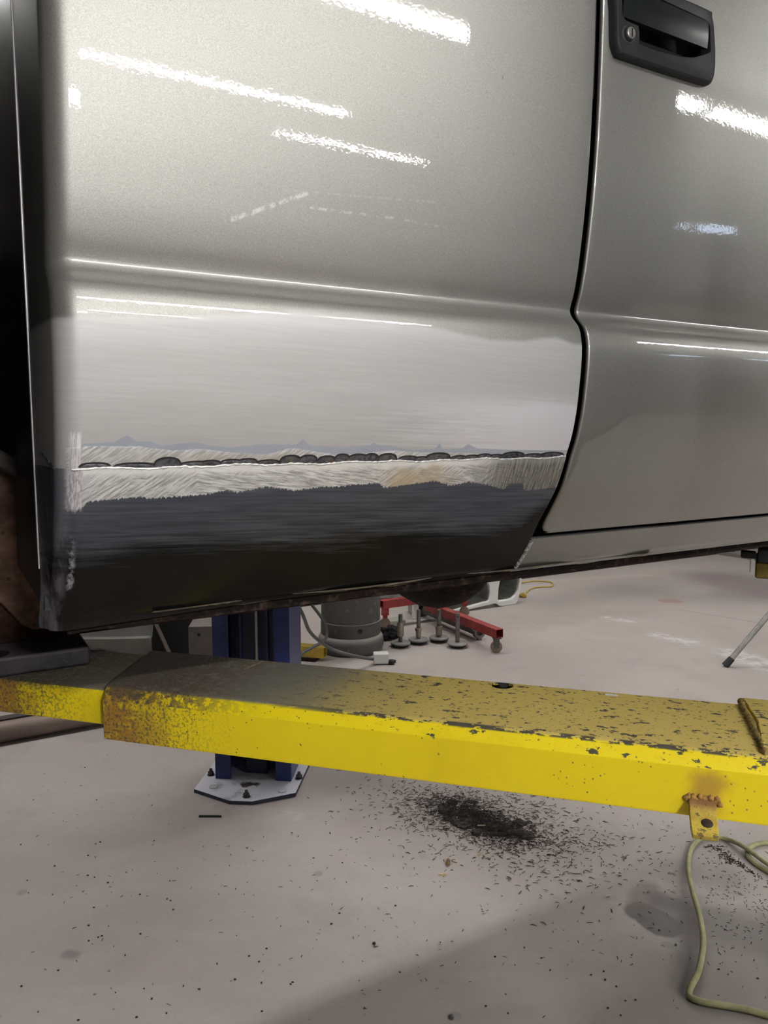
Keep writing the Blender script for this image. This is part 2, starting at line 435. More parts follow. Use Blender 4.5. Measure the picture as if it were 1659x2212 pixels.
def m_cab_corner():
    N, c0 = pewter('sanded_cab_side'); X, Y, Z = N.xyz()
    z = N.sub(Z, CAM_H)
    def line(pix): return N.curve(X, [on_panel(a, b) for a, b in pix], 0.10, 0.80, -0.30, 0.30)
    # scratches
    brushed = N.noise(1.0, 4, 0.7, vec=N.rvec(9, 1, 260, (0, -0.03, 0)))
    diag = N.noise(1.0, 4, 0.75, vec=N.rvec(34, 1, 420, (0, 0.62, 0)))
    diag2 = N.noise(1.0, 3, 0.75, vec=N.vec(420, 1, 30, rot=(0, 0.2, 0)))
    edge_s = N.mul(N.sub(N.noise(1, 3, 0.6, vec=N.vec(20, 1, 60)), 0.5), 0.012)
    edge_f = N.mul(N.sub(N.noise(1, 4, 0.7, vec=N.vec(180, 1, 40)), 0.5), 0.010)
    sand_top = line([(160, 690), (350, 694), (500, 684), (640, 676), (800, 694), (950, 714), (1060, 738), (1130, 740), (1200, 731), (1235, 745)])
    sand = N.step(N.add(N.sub(z, sand_top), N.mul(edge_s, .4)), 0.006, -0.002)
    prim_top = line([(160, 964), (190, 958), (250, 955), (262, 946), (276, 940), (296, 955), (325, 953), (350, 963), (420, 955), (450, 962), (500, 967), (560, 960), (640, 961), (655, 948), (668, 963), (740, 966), (800, 962), (808, 955), (816, 962), (840, 962), (880, 972), (940, 970), (950, 957), (955, 971), (1000, 968), (1011, 959), (1030, 969), (1100, 972), (1200, 973)])
    bare_top = line([(160, 968), (188, 964), (300, 965), (370, 974), (440, 971), (500, 978), (575, 983), (630, 968), (660, 973), (730, 984), (800, 978), (850, 974), (900, 978), (1000, 979), (1100, 981), (1200, 976)])
    prim = N.step(N.sub(z, prim_top), 0.0008, -0.0006)
    bare = N.step(N.add(N.sub(z, bare_top), N.mul(edge_f, .35)), 0.001, -0.001)
    keep = N.step(X, 0.110, 0.117); bare = N.mul(bare, keep); prim = N.mul(prim, keep)
    c = c0
    # sanded: flat grey basecoat with fine swirls and paler rubbed-through areas to the right
    sc = N.mix(N.step(brushed, 0.35, 0.7), (0.47, 0.47, 0.46), (0.515, 0.515, 0.505))
    pale = N.mul(N.step(N.add(N.mul(X, 1.0), N.mul(N.sub(brushed, .5), .35)), 0.45, 0.70), N.step(N.add(z, N.mul(N.sub(brushed, .5), .05)), 0.052, 0.022))
    sc = N.mix(N.mul(pale, .9), sc, (0.72, 0.71, 0.74))
    c = N.mix(sand, c, sc)
    c = N.mix(prim, c, N.mix(N.noise(60, 3), (0.30, 0.325, 0.38), (0.38, 0.40, 0.455)))
    bc = N.mix(N.step(diag, 0.35, 0.66), (0.40, 0.395, 0.385), (0.90, 0.905, 0.905))
    heat = N.mul(N.step(N.noise(9, 3), 0.42, 0.6), N.step(N.sub(z, -0.0275), 0.004, -0.006))
    bc = N.mix(N.mul(heat, .4), bc, (0.40, 0.345, 0.27))
    c = N.mix(bare, c, bc)
    # ground-through patch running up the corner
    cor = N.mul(N.mul(N.step(X, 0.129, 0.126), N.step(X, 0.115, 0.118)), N.mul(N.step(N.add(z, N.mul(edge_f, 1.5)), -0.002, -0.008), 1.0))
    c = N.mix(N.mul(cor, .9), c, N.mix(N.step(diag2, .35, .6), (0.45, 0.43, 0.45), (0.9, 0.88, 0.9)))
    cover = N.mx(sand, bare)
    rough = N.lerp(cover, 0.50, 0.5)
    metal = N.lerp(bare, N.lerp(sand, 0.8, 0.3), 0.45)
    metal = N.mul(metal, N.inv(N.mul(prim, N.inv(bare))))
    coat = N.lerp(cover, 1.0, N.lerp(bare, 0.05, 0.0))
    h = N.add(N.mul(N.mul(bare, diag), 1.0), N.mul(N.mul(sand, brushed), 0.10))
    nb = N.bump(h, 0.35, 0.002)
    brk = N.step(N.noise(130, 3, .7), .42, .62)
    for (ax, ay, bx, by, wd, am) in [(490, 478, 662, 418, .0022, .35), (672, 449, 850, 471, .0014, .28), (850, 471, 965, 492, .0012, .18), (600, 410, 940, 437, .0012, .10)]:  # faint reflected light streaks, painted into the panel colour
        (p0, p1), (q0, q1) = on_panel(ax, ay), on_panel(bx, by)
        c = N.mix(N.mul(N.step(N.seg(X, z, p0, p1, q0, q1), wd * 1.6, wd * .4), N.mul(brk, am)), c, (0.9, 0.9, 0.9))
    # nicks in the clear coat
    ch = N.mul(N.step(N.vor(24, vec=N.vec(1, 1, .45)), 0.03, 0.015), N.inv(cover))
    c = N.mix(N.mul(ch, .6), c, (0.1, 0.1, 0.09))
    return N.bsdf(c, rough, metal, nb, coat, 0.006, coat_normal=orange_peel(N))
def m_patch():
    N = NT('black_primed_patch'); X, Y, Z = N.xyz(); z = N.sub(Z, CAM_H)
    def line(pix): return N.curve(X, [on_panel(a, b) for a, b in pix], 0.10, 0.80, -0.30, 0.30)
    brushed = N.noise(1.0, 4, 0.7, vec=N.rvec(9, 1, 280, (0, -0.05, 0)))
    wide = N.noise(1.0, 3, 0.6, vec=N.rvec(4, 1, 40, (0, -0.08, 0)))
    diag = N.noise(1.0, 4, 0.75, vec=N.rvec(34, 1, 420, (0, 0.62, 0)))
    diag2 = N.noise(1.0, 4, 0.75, vec=N.rvec(34, 1, 460, (0, -0.16, 0)))
    dsel = N.step(N.noise(14, 2), 0.45, 0.55)
    dg = N.lerp(dsel, diag, diag2)
    vert = N.noise(1.0, 3, 0.7, vec=N.vec(520, 1, 26))
    edge_f = N.mul(N.sub(N.noise(1, 4, 0.75, vec=N.vec(340, 1, 40)), 0.5), 0.012)
    bl = line([(150, 1100), (175, 1100), (190, 1083), (241, 1079), (304, 1073), (323, 1077), (446, 1068), (491, 1058), (510, 1064), (577, 1051), (633, 1060), (700, 1051), (726, 1051), (817, 1043), (829, 1054), (939, 1039), (973, 1049), (1011, 1041), (1053, 1047), (1087, 1058), (1098, 1045), (1128, 1043), (1131, 1060), (1197, 1053)])
    gl = line([(150, 1175), (180, 1190), (300, 1172), (480, 1165), (600, 1160), (700, 1152), (900, 1142), (1050, 1140), (1130, 1118), (1190, 1075)])
    bare = N.mul(N.step(N.add(N.sub(z, bl), edge_f), -0.0005, 0.0008), N.step(X, 0.110, 0.117))
    scuff = N.step(N.add(N.sub(z, gl), N.add(N.mul(N.sub(wide, .5), .06), N.mul(N.sub(brushed, .5), .05))), -0.026, 0.020)
    gloss = N.mix(N.noise(8, 4), (0.007, 0.007, 0.0065), (0.013, 0.012, 0.010))
    sc = N.mix(N.step(brushed, 0.35, 0.7), (0.036, 0.040, 0.052), (0.078, 0.086, 0.108))
    sc = N.mix(N.mul(N.step(wide, 0.55, 0.75), .5), sc, (0.11, 0.112, 0.125))
    c = N.mix(scuff, gloss, sc)
    # rubbed streaks in the glossy part and the filed corner
    c = N.mix(N.mul(N.step(brushed, 0.68, 0.8), .12), c, (0.3, 0.3, 0.3))
    bc = N.mix(N.step(dg, 0.36, 0.64), (0.33, 0.325, 0.315), (0.88, 0.885, 0.885))
    gold = N.mul(N.step(X, 0.44, 0.50), N.step(X, 0.62, 0.56))
    gold = N.mul(gold, N.step(N.noise(11, 3), 0.36, 0.55))
    bc = N.mix(N.mul(gold, .7), bc, (0.50, 0.39, 0.24))
    right = N.step(X, 0.60, 0.70)
    bc = N.mix(N.mul(right, .92), bc, N.mix(N.step(vert, .4, .65), (0.085, 0.08, 0.065), (0.36, 0.345, 0.30)))
    top = N.step(N.add(z, N.mul(N.sub(N.noise(45, 3), .5), .010)), -0.0535, -0.0455)
    bc = N.mix(N.mul(top, N.lerp(right, .8, .15)), bc, (0.95, 0.95, 0.94))
    c = N.mix(bare, c, bc)
    cor = N.mul(N.step(N.add(X, N.mul(N.sub(N.noise(40, 3), .5), .012)), 0.118, 0.121), N.step(N.add(X, N.mul(N.sub(N.noise(30, 3), .5), .016)), 0.130, 0.125))
    lo = N.mul(N.step(z, -.10, -.125), N.step(z, -.186, -.178))
    c = N.mix(N.mul(N.mul(cor, lo), N.mul(N.step(N.noise(70, 4, .7), .42, .6), .5)), c, (0.5, 0.5, 0.52))
    cor2 = N.mul(N.mul(N.step(X, 0.131, 0.127), N.step(X, .113, .116)), N.step(N.add(z, N.mul(edge_f, 1.2)), -0.088, -0.083))
    c = N.mix(N.mul(cor2, .85), c, N.mix(N.step(N.noise(1, 3, .7, vec=N.vec(420, 1, 120)), .35, .65), (0.34, 0.32, 0.34), (0.85, 0.83, 0.85)))
    allbare = N.mx(bare, cor2)
    # pale paint dust rubbed on the rounded rear corner
    side = N.mul(N.step(X, 0.121, 0.112), N.step(N.noise(1, 4, .65, vec=N.vec(60, 30, 7)), .35, .65))
    c = N.mix(N.mul(side, .55), c, (0.20, 0.19, 0.215))
    rough = N.lerp(allbare, N.lerp(scuff, 0.26, 0.46), 0.42)
    metal = N.mul(allbare, 0.45)
    coat = N.mul(N.inv(scuff), 0.07)
    nb = N.bump(N.add(N.mul(N.mul(bare, dg), 1.0), N.mul(brushed, N.mul(scuff, .25))), 0.35, 0.002)
    return N.bsdf(c, rough, metal, nb, coat, 0.12, spec=N.lerp(scuff, .12, .45))
def m_rust(name='rusty_steel', dark=(0.028, 0.014, 0.009), mid=(0.085, 0.042, 0.026)):
    N = NT(name); f = N.noise(14, 8, 0.7); g = N.noise(60, 5, 0.7)
    c = N.mix(N.step(f, 0.35, 0.65), dark, mid)
    c = N.mix(N.mul(N.step(g, 0.5, 0.75), .5), c, (0.16, 0.10, 0.075))
    c = N.mix(N.mul(N.step(N.vor(55), .25, .1), .5), c, (0.02, 0.010, 0.008))
    return N.bsdf(c, 0.85, 0.1, N.bump(N.add(f, N.mul(g, .5)), 0.5, 0.004), spec=.25)
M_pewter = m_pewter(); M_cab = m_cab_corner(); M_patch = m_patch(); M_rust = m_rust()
M_rust_light = m_rust('dusty_rust', (0.10, 0.058, 0.040), (0.27, 0.165, 0.12))
M_rust_dark = m_rust('dark_rust', (0.012, 0.008, 0.006), (0.035, 0.018, 0.012))
M_sill_rust = m_rust('sill_rust', (0.006, 0.004, 0.0035), (0.018, 0.010, 0.007))
M_plastic = simple('black_plastic', (0.022, 0.023, 0.026), 0.42, var=.2, scale=30, bump=.05, bscale=400)

truck = thing('pickup_truck', 'pewter pickup truck on the lift, rear cab corner cut out and patched in black steel', 'truck', O, ANG)
truck.matrix_world = TRUCK_M
def zs_range(z0, z1, step=0.008):
    key = [q for q in (.186, .1735, .1665, .159, .151, .1426, .133, .123, .115) if z0 < q < z1]
    n = max(2, int(abs(z1 - z0) / step)); zz = [z0 + (z1 - z0) * i / n for i in range(n + 1)] + key
    for q in (.18, .17, .163, .155, .147, .138, .128):
        if z0 < q < z1: zz.append(q)
    return sorted(set(round(q, 5) for q in zz))
def edge_cols(s_edge, sgn, r=0.0035, depth=0.028):      # rolled panel edge: list of (s, extra inward), from the flat inwards
    out = []
    for k in range(0, 7):
        a = k / 6 * PI / 2
        out.append((s_edge - sgn * (r - r * math.sin(a)), r * (1 - math.cos(a))))
    out.append((s_edge, r + .0015))
    return out
def cab_cols():
    # rounded rear corner in plan, then the side, then the rolled front edge
    c = [(0.0960, None)]
    for k in range(9):
        a = k / 8 * PI / 2
        c.append((0.1285 - 0.0245 * math.cos(a), 0.022 * (1 - math.sin(a))))
    n = 40
    for i in range(1, n): c.append((0.1285 + (GAP0 - 0.006 - 0.1285) * i / n, 0.0))
    return c + edge_cols(GAP0, 1)
def cab_point(s, e, q):
    base = prof(max(q, -.2231))
    if e is None: return Vector((s, max(0.150, base + 0.034), CAM_H + q))
    return Vector((s, base + e, CAM_H + q))
WELD = lambda s: -0.0412 - 0.0006 * math.sin(s * 37) + 0.0008 * math.sin(s * 90)
def cab_panel():
    cols = cab_cols(); zz = zs_range(-0.0412, 0.80)
    rows = []
    for q in zz:
        rows.append([cab_point(s, e, q if q > -0.041 else WELD(s)) for s, e in cols])
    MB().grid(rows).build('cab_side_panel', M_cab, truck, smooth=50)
cab_panel()
def patch_panel():
    cols = cab_cols(); rows = []
    zz = [(-.0412, 0)] + [(q, 0) for q in zs_range(-0.2231, -0.046)[::-1]]
    first = True
    for q, _ in zz:
        row = []
        for s, e in cols:
            qq = WELD(s) if first else q
            p = cab_point(s, e, qq)
            if q < -.19 and s < .16:                    # rounded lower rear corner
                k = max(0, (.135 - s) / .035)
                p.z += 0.0
            p.y -= 0.0012
            row.append(p)
        first = False; rows.append(row)
    # bottom roll under
    for a in (20, 45, 70, 95):
        t = math.radians(a); r = .006
        row = []
        for s, e in cols:
            base = prof(-.2231) + (e if e is not None else .034)
            row.append(Vector((s, base + r * math.sin(t) * 1.1, CAM_H - .2231 - r * (1 - math.cos(t)) - 0.001 * math.sin(t) - .008 * max(0, min(1, (.36 - s) / .25)) * math.sin(t))))
        rows.append(row)
    rows.append([p + Vector((0, .03, .004)) for p in rows[-1]])
    # small overlap lip at the weld line
    lip = [p + Vector((0, 0.003, 0.0006)) for p in rows[0]]
    MB().grid([lip] + rows).build('patch_panel', M_patch, truck, smooth=50)
patch_panel()
def weld_bead():
    N = NT('weld_bead_steel')
    c = N.mix(N.step(N.noise(160, 5, .7), .35, .65), (0.055, 0.056, 0.062), (0.17, 0.175, 0.19))
    c = N.mix(N.mul(N.step(N.noise(70, 3), .55, .7), .5), c, (0.20, 0.15, 0.11))
    mat = N.bsdf(c, 0.4, 0.7, N.bump(N.noise(350, 3), .5, .001))
    centres = [(205, 1003, 56), (292, 1000, 78), (362, 1000, 50), (425, 1000, 62), (455, 1000, 40), (500, 1000, 40), (535, 998, 36), (580, 998, 44), (627, 996, 40), (665, 995, 36), (705, 997, 36), (738, 994, 30), (772, 996, 38), (800, 995, 30), (835, 996, 36), (880, 996, 36), (910, 994, 28), (945, 993, 46), (990, 993, 30), (1018, 994, 28), (1044, 992, 26), (1070, 991, 28), (1106, 992, 44), (1150, 991, 40), (1190, 990, 44)]
    mb = MB(); back = MB()
    for (x, y, w) in centres:
        s, q = on_panel(x, y); s1, _ = on_panel(x + w / 2, y); s0, _ = on_panel(x - w / 2, y)
        wz = WELD(s); hw = (s1 - s0) / 2 * 1.16
        # half-moon pad: flat lower edge on the weld line, arched top
        rows = []
        for j in range(6):
            v = j / 5; row = []
            for i in range(11):
                u = -1 + 2 * i / 10
                top = 0.0100 * math.sqrt(max(0, 1 - abs(u) ** 2.2)) * (0.62 + 0.25 * math.sin(s * 300))
                zz = wz + 0.0004 + top * v; hgt = 0.0007 * math.sqrt(max(0, 1 - u * u)) * math.sin(PI * min(1, .25 + .75 * v)) + 0.0002
                row.append(Vector((s + u * hw, prof(zz) - hgt, CAM_H + zz)))
            rows.append(row)
        mb.grid(rows)
        rows = []
        for j in range(3):
            row = []
            for i in range(13):
                u = -1 + 2 * i / 12
                zz = wz + .0004 + (0.0018 + 0.0100 * (0.62 + 0.25 * math.sin(s * 300)) * math.sqrt(max(0, 1 - abs(u) ** 2.4))) * j / 2
                row.append(Vector((s + u * hw * 1.08, prof(zz) - .00025, CAM_H + zz)))
            rows.append(row)
        back.grid(rows)
    back.build('scale_edge', simple('weld_scale', (0.025, 0.022, 0.022), .6, .2, var=.5, scale=120), truck, smooth=60)
    mb.build('weld_bead', mat, truck, smooth=60)
    # the burred rim along the cut edge
    mr = simple('ground_steel_rim', (0.82, 0.82, 0.81), 0.42, .7, var=.2, scale=90, bump=.3, bscale=300)
    pts = []; rr = []
    n = 420
    for i in range(n + 1):
        s = 0.118 + (GAP0 - 0.004 - 0.118) * i / n
        zz = WELD(s) - 0.0006 + 0.0011 * mnoise.noise(Vector((s * 160, 3, 0)))
        pts.append((s, prof(zz) - 0.0006, CAM_H + zz)); rr.append(0.0014 + 0.0008 * mnoise.noise(Vector((s * 210, 0, 5))))
    MB().tube(pts, rr, 6).build('weld_rim', mr, truck, smooth=60)
    # rough seam of tack weld round the rear return and down the door post
    pts = []
    for i in range(40):
        t = i / 39; s = 0.1045 - .006 * t; pts.append((s + .0004 * math.sin(i * 2.1), prof(-.035) + .02 + .09 * t, CAM_H - .0405 + 0.022 * t + .0012 * math.sin(i * 2.9)))
    MB().tube(pts, [.0016 + .0007 * math.sin(i * 2.3) for i in range(40)], 6).build('return_seam', mat, truck, smooth=60)
    pts = []
    for i in range(60):
        zz = -.176 - .046 * i / 59
        pts.append((GAP0 + .002 + .0008 * math.sin(i * 1.7), prof(zz) - .0008, CAM_H + zz))
    mw = simple('filed_seam', (0.5, 0.5, 0.5), .5, .4, var=.6, scale=120, bump=.6, bscale=300, dirt=(.04, .04, .04), dirt_amt=.9)
    MB().tube(pts, [.0032 + .0012 * mnoise.noise(Vector((i * .8, 0, 0))) for i in range(60)], 8).build('filed_seam', mw, truck, smooth=60)
weld_bead()

DOOR_S0 = GAP0 + GAP_W; DOOR_S1 = 2.15
DOOR_ZB = on_panel(1250, 1143)[1]; ROCK_ZT = DOOR_ZB - 0.0105
def door():
    s_end = DOOR_S1
    def edge(q):                                         # rear edge leans forward a little low down
        return DOOR_S0 + max(0.0, (-0.05 - q)) * 0.035
    zz = [DOOR_ZB + k for k in (0.0, 0.0006, 0.0015, 0.003)] + [q for q in zs_range(DOOR_ZB, 0.80) if q > DOOR_ZB + .005]
    zz = sorted(set(zz)); rows = []
    def cols(q):
        e = edge(q)
        r = 0.0035
        cc = edge_cols(0, -1, r)[::-1]
        corner = max(0, 0.016 - (q - DOOR_ZB))            # rounded lower corner
        cs = 0.016 - math.sqrt(max(0, 0.016 ** 2 - corner ** 2)) if corner > 0 else 0
        out = [(e + cs + a, b) for a, b in cc]
        n = 180
        for i in range(1, n + 1): out.append((e + cs + .006 + (s_end - e - cs - .006) * i / n, 0.0))
        return out
    lo = zz[0]
    roll = []
    for k, (dz, dy) in enumerate([(-.0022, .009), (-.0030, .006), (-.0024, .0026), (-.0010, .0006)]):
        roll.append([Vector((s, prof(lo) + max(e, 0) + dy, CAM_H + lo + dz)) for s, e in cols(lo)])
    for q in zz: rows.append([Vector((s, prof(q) + e, CAM_H + q)) for s, e in cols(q)])
    mb = MB().grid(roll + rows)
    # opening behind the handle
    (ha, hb), (hc, hd) = [(p.x, p.z) for p in (at_side(1352, -28, 0), at_side(1530, 60, 0))]
    hole = [(p.x, p.z) for p in (at_side(a, b, 0) for a, b in [(1343, -38), (1400, -24), (1538, 34), (1543, 166), (1341, 108)])]
    def inside(x, z):
        sg = 0
        for (x0, z0), (x1, z1) in zip(hole, hole[1:] + hole[:1]):
            k = (x1 - x0) * (z - z0) - (z1 - z0) * (x - x0)
            if sg == 0: sg = 1 if k > 0 else -1
            elif k * sg < 0: return False
        return True
    dead = [f for f in mb.bm.faces if all(inside(v.co.x, v.co.z) for v in f.verts)]
    bmesh.ops.delete(mb.bm, geom=dead, context='FACES')
    return mb.build('door', M_pewter, truck, smooth=50)
door_o = door()
# handle: bezel with a pull flap and a key lock
def handle():
    y0 = -0.0125
    def q(px, py): p = at_side(px, py, y0); return (p.x, p.z)
    outer_px = [(1332, 8), (1330, -14), (1340, -46), (1356, -52), (1400, -36), (1535, 22), (1541, 36), (1545, 60), (1548, 120), (1546, 160), (1541, 173), (1530, 176), (1360, 121), (1345, 113), (1337, 102), (1333, 80)]
    outer = spline([(*q(a, b), 0) for a, b in outer_px + outer_px[:1]], 5)[:-1]
    M = Matrix(((1, 0, 0, 0), (0, 0, 1, y0), (0, 1, 0, 0), (0, 0, 0, 1)))
    mb = MB()
    cx = sum(p.x for p in outer) / len(outer); cz = sum(p.y for p in outer) / len(outer)
    def ring(k, y): return [Vector((cx + (p.x - cx) * k, y, cz + (p.y - cz) * k)) for p in outer]
    def closed(r): return r + r[:1]
    inner_px = [(1347, 34), (1347, -30), (1400, -16), (1530, 44), (1535, 60), (1536, 112), (1520, 118), (1500, 123), (1475, 122), (1440, 114), (1420, 109), (1384, 94), (1383, 62), (1381, 54), (1347, 40)]
    # frame surface from the outer rim to the recess, then the recess walls and bottom
    inner = [Vector((*q(a, b), 0)) for a, b in inner_px]
    # resample both loops by angle about the centre so that they can be bridged
    def resample(loop, n=96):
        res = []
        L = loop + loop[:1]
        for k in range(n):
            a = 2 * PI * k / n; d = Vector((math.cos(a), math.sin(a)))
            best = None
            for p, r_ in zip(L, L[1:]):
                e = Vector((r_.x - p.x, r_.y - p.y)); den = d.x * e.y - d.y * e.x
                if abs(den) < 1e-12: continue
                w = Vector((p.x - icx, p.y - icz))
                t = (w.x * e.y - w.y * e.x) / den; u = (w.x * d.y - w.y * d.x) / den
                if t > 0 and -1e-6 <= u <= 1 + 1e-6 and (best is None or t > best): best = t
            res.append(Vector((icx + d.x * (best or 0.01), icz + d.y * (best or 0.01))))
        return res
    icx, icz = q(1450, 60)
    ro = resample(outer); ri = resample(inner)
    def lift(loop, y, k=0.0):
        return [Vector((icx + (p.x - icx) * (1 + k), y, icz + (p.y - icz) * (1 + k))) for p in loop]
    rows = [lift(ro, 0.004, .012), lift(ro, -.006, .012), lift(ro, -.010, 0.0), lift(ro, -.0125, -.03), lift(ro, -.0118, -.06),
            [a.lerp(b, .75) for a, b in zip(lift(ro, -.0118), lift(ri, -.0118))], lift(ri, -.0112, 0.01), lift(ri, -.008), lift(ri, 0.020)]
    rows = [closed(r) for r in rows]
    mb.grid(rows)
    mb.bm.faces.new([mb.bm.verts.new(p) for p in lift(ri, 0.020)])
    bz = mb.build('handle_bezel', M_plastic, door_o, smooth=40, recalc=True)
    # pull flap, hinged along its top and dished
    a0, a1 = q(1349, -36), q(1349, 33); b1, b0 = q(1532, 103), q(1532, 46)
    rows = []
    for i in range(13):
        v = i / 12; row = []
        for j in range(25):
            u = j / 24
            top = (a0[0] + (b0[0] - a0[0]) * u, a0[1] + (b0[1] - a0[1]) * u); bot = (a1[0] + (b1[0] - a1[0]) * u, a1[1] + (b1[1] - a1[1]) * u)
            s = top[0] + (bot[0] - top[0]) * v; zz = top[1] + (bot[1] - top[1]) * v
            row.append(Vector((s, -0.0112 - .0010 * math.sin(PI * v) + .002 * v, zz)))
        rows.append(row)
    back = [p + Vector((0, .012, .003)) for p in rows[-1]]
    top = [p + Vector((0, .015, 0)) for p in rows[0]]
    gl = simple('handle_gloss_black', (0.016, 0.018, 0.018), 0.25, var=.3, scale=20)
    MB().grid([top] + rows + [back]).build('handle_flap', gl, door_o, smooth=40)
    c = q(1358, 74)
    rot = Matrix.Rotation(PI / 2, 3, 'X')
    MB().lathe([(.0, -.0125), (.0085, -.0125), (.0095, -.010), (.0125, -.0095), (.0135, -.0085), (.0135, .004)], (0, 0, 0), 28,
               Matrix(((1, 0, 0), (0, 0, 1), (0, 1, 0)))).build('lock_surround', M_plastic, door_o, loc=(c[0], -.003, c[1]))
    ml = simple('lock_nickel', (0.55, 0.53, 0.48), .35, .8, var=.2, scale=80)
    lk = MB().lathe([(0, -.0175), (.0062, -.0175), (.0075, -.0165), (.0075, -.011)], (0, 0, 0), 24, Matrix(((1, 0, 0), (0, 0, 1), (0, 1, 0)))).build('lock_cylinder', ml, door_o, loc=(c[0], -.001, c[1]))
    # key slot
    MB().box((c[0] + .0005, -.0187, c[1]), (.0018, .0006, .0105)).build('key_slot', M_dark, door_o, smooth=0)
handle()
def rocker():
    zz = sorted(set([ROCK_ZT - k for k in (0, .0006, .0015, .003, .005)] + zs_range(-.2231, ROCK_ZT - .007)))[::-1]
    cols = [GAP0 + .001 + (2.15 - GAP0) * i / 60 for i in range(61)]
    rows = [[Vector((s, prof(ROCK_ZT) + dy, CAM_H + ROCK_ZT + dz)) for s in cols] for dz, dy in ((-.002, .03), (.001, .018), (.0024, .008), (.0022, .0038), (.0012, .0014))]
    rows += [[Vector((s, prof(q), CAM_H + q)) for s in cols] for q in zz]
    for a in (20, 45, 70, 95):
        t = math.radians(a); r = .006
        rows.append([Vector((s, prof(-.2231) + r * math.sin(t) * 1.1, CAM_H - .2231 - r * (1 - math.cos(t)) - .001 * math.sin(t))) for s in cols])
    rows.append([p + Vector((0, .03, .004)) for p in rows[-1]])
    MB().grid(rows).build('rocker_panel', M_pewter, truck, smooth=50)
rocker()
def underbody():
    # pinch weld hanging under the sill, its edge eaten by rust
    rows = [[], [], [], []]
    n = 260
    for i in range(n + 1):
        s = 0.125 + 2.02 * i / n
        w = .0022 * mnoise.noise(Vector((s * 22, 0, 0))) + .0016 * mnoise.noise(Vector((s * 80, 4, 0)))
        zb = CAM_H - .2465 + w; y = .172 + .002 * mnoise.noise(Vector((s * 15, 9, 0)))
        rows[0].append(Vector((s, y, CAM_H - .224))); rows[1].append(Vector((s, y, zb)))
        rows[2].append(Vector((s, y + .004, zb))); rows[3].append(Vector((s, y + .006, CAM_H - .221)))
    MB().grid(rows).build('pinch_weld', M_sill_rust, truck, smooth=50)
    # pale wavy strip standing in for the highlight along the bottom edge
    rows = [[], []]
    for i in range(60):
        s = on_panel(330 + 0 * i, 1330)[0] + (GAP0 + .3 - .2) * i / 59
        h = .006 + .004 * mnoise.noise(Vector((s * 13, 2, 0)))
        rows[0].append(Vector((s, .150 + .004 * math.sin(s * 21), CAM_H - .2245))); rows[1].append(Vector((s, .161, CAM_H - .2255 - max(.001, h))))
    MB().grid(rows).build('edge_highlight', simple('pale_edge_highlight', (0.33, 0.29, 0.25), .5, .3, var=.4, scale=40), truck, smooth=50)
    # door jamb, cab floor, rear wall, roof
    MB().box((1.15, .11, CAM_H + .46), (2.0, .10, .70)).build('door_jamb', M_dark, truck, smooth=0)
    MB().grid([[Vector((s, prof(q) + .055, CAM_H + q)) for s in (.14, .6, 1.2, 2.15)] for q in zs_range(-.22, .80, .03)]).build('inner_panel', M_dark, truck)
    MB().box((1.13, .85, CAM_H - .215), (2.04, 1.30, .03)).build('cab_floor', M_rust_dark, truck, smooth=0)
    MB().box((.1035, .82, CAM_H + .27), (.008, 1.34, .96)).build('cab_rear_wall', M_plastic, truck, smooth=0)
    MB().box((2.16, .82, CAM_H + .3), (.02, 1.36, 1.0)).build('firewall', M_dark, truck, smooth=0)
    MB().box((1.13, .82, CAM_H + 1.20), (1.9, 1.15, .05), bevel=.02).build('roof', M_pewter, truck)
    gl = NT('window_glass'); glm = gl.bsdf((0.02, 0.022, 0.022), 0.05, 0, spec=.6)
    MB().grid([[Vector((s, .012, CAM_H + .80)) for s in (.12, 2.15)], [Vector((s, .24, CAM_H + 1.19)) for s in (.2, 1.95)]]).build('side_glass', glm, truck)
    MB().grid([[Vector((.115, y, CAM_H + .75)) for y in (.03, 1.48)], [Vector((.19, y, CAM_H + 1.19)) for y in (.26, 1.38)]]).build('rear_glass', glm, truck)
    MB().box((1.13, 1.49, CAM_H + .29), (2.04, .03, 1.0)).build('far_side_panel', M_pewter, truck, smooth=0)
    # dark seal standing in the upper door gap
    ms = simple('grey_seal', (0.045, 0.038, 0.045), .6)
    p0 = on_panel(1292, 205)[1]
    MB().grid([[Vector((GAP0 - .003, prof(q) + .012, CAM_H + q)), Vector((DOOR_S0 + .003, prof(q) + .013, CAM_H + q))] for q in [p0 + i * .03 for i in range(12)]]).build('door_seal', ms, truck)
    # bed: front wall and side standing behind the cab
    MB().box((-.48, .05, CAM_H + .26), (1.02, .03, .90)).build('bed_side', M_pewter, truck, smooth=0)
    MB().box((.022, .77, CAM_H + .26), (.012, 1.42, .88)).build('bed_front_wall', M_plastic, truck, smooth=0)
    MB().box((-.45, .77, CAM_H - .10), (.98, 1.40, .03)).build('bed_floor', M_dark, truck, smooth=0)
    MB().box((-.44, 1.47, CAM_H + .14), (1.09, .03, .60)).build('far_bed_side', M_plastic, truck, smooth=0)  # unseen far side, stretched across the cab gap to keep it dark
    # frame: two boxed rails and cross members
    for y in (.535, 1.15):
        mb = MB()
        z0, z1 = CAM_H - .332, CAM_H - .19
        mb.box((.75, y - .032, (z0 + z1) / 2), (3.3, .006, z1 - z0)); mb.box((.75, y, z0 + .003), (3.3, .07, .006)); mb.box((.75, y, z1 - .003), (3.3, .07, .006))
        mb.build('frame_rail', M_rust, truck, smooth=0, bevel=.003)
    MB().box((.98, .84, CAM_H - .27), (.10, .56, .07)).build('crossmember', M_rust_dark, truck, smooth=0, bevel=.01)
    # body mount bracket, a pressed plate with a curved flange, bolted to the outer face of the rail
    q = lambda px, py: (lambda p: (p.x, p.z))(at_side(px, py, .495))
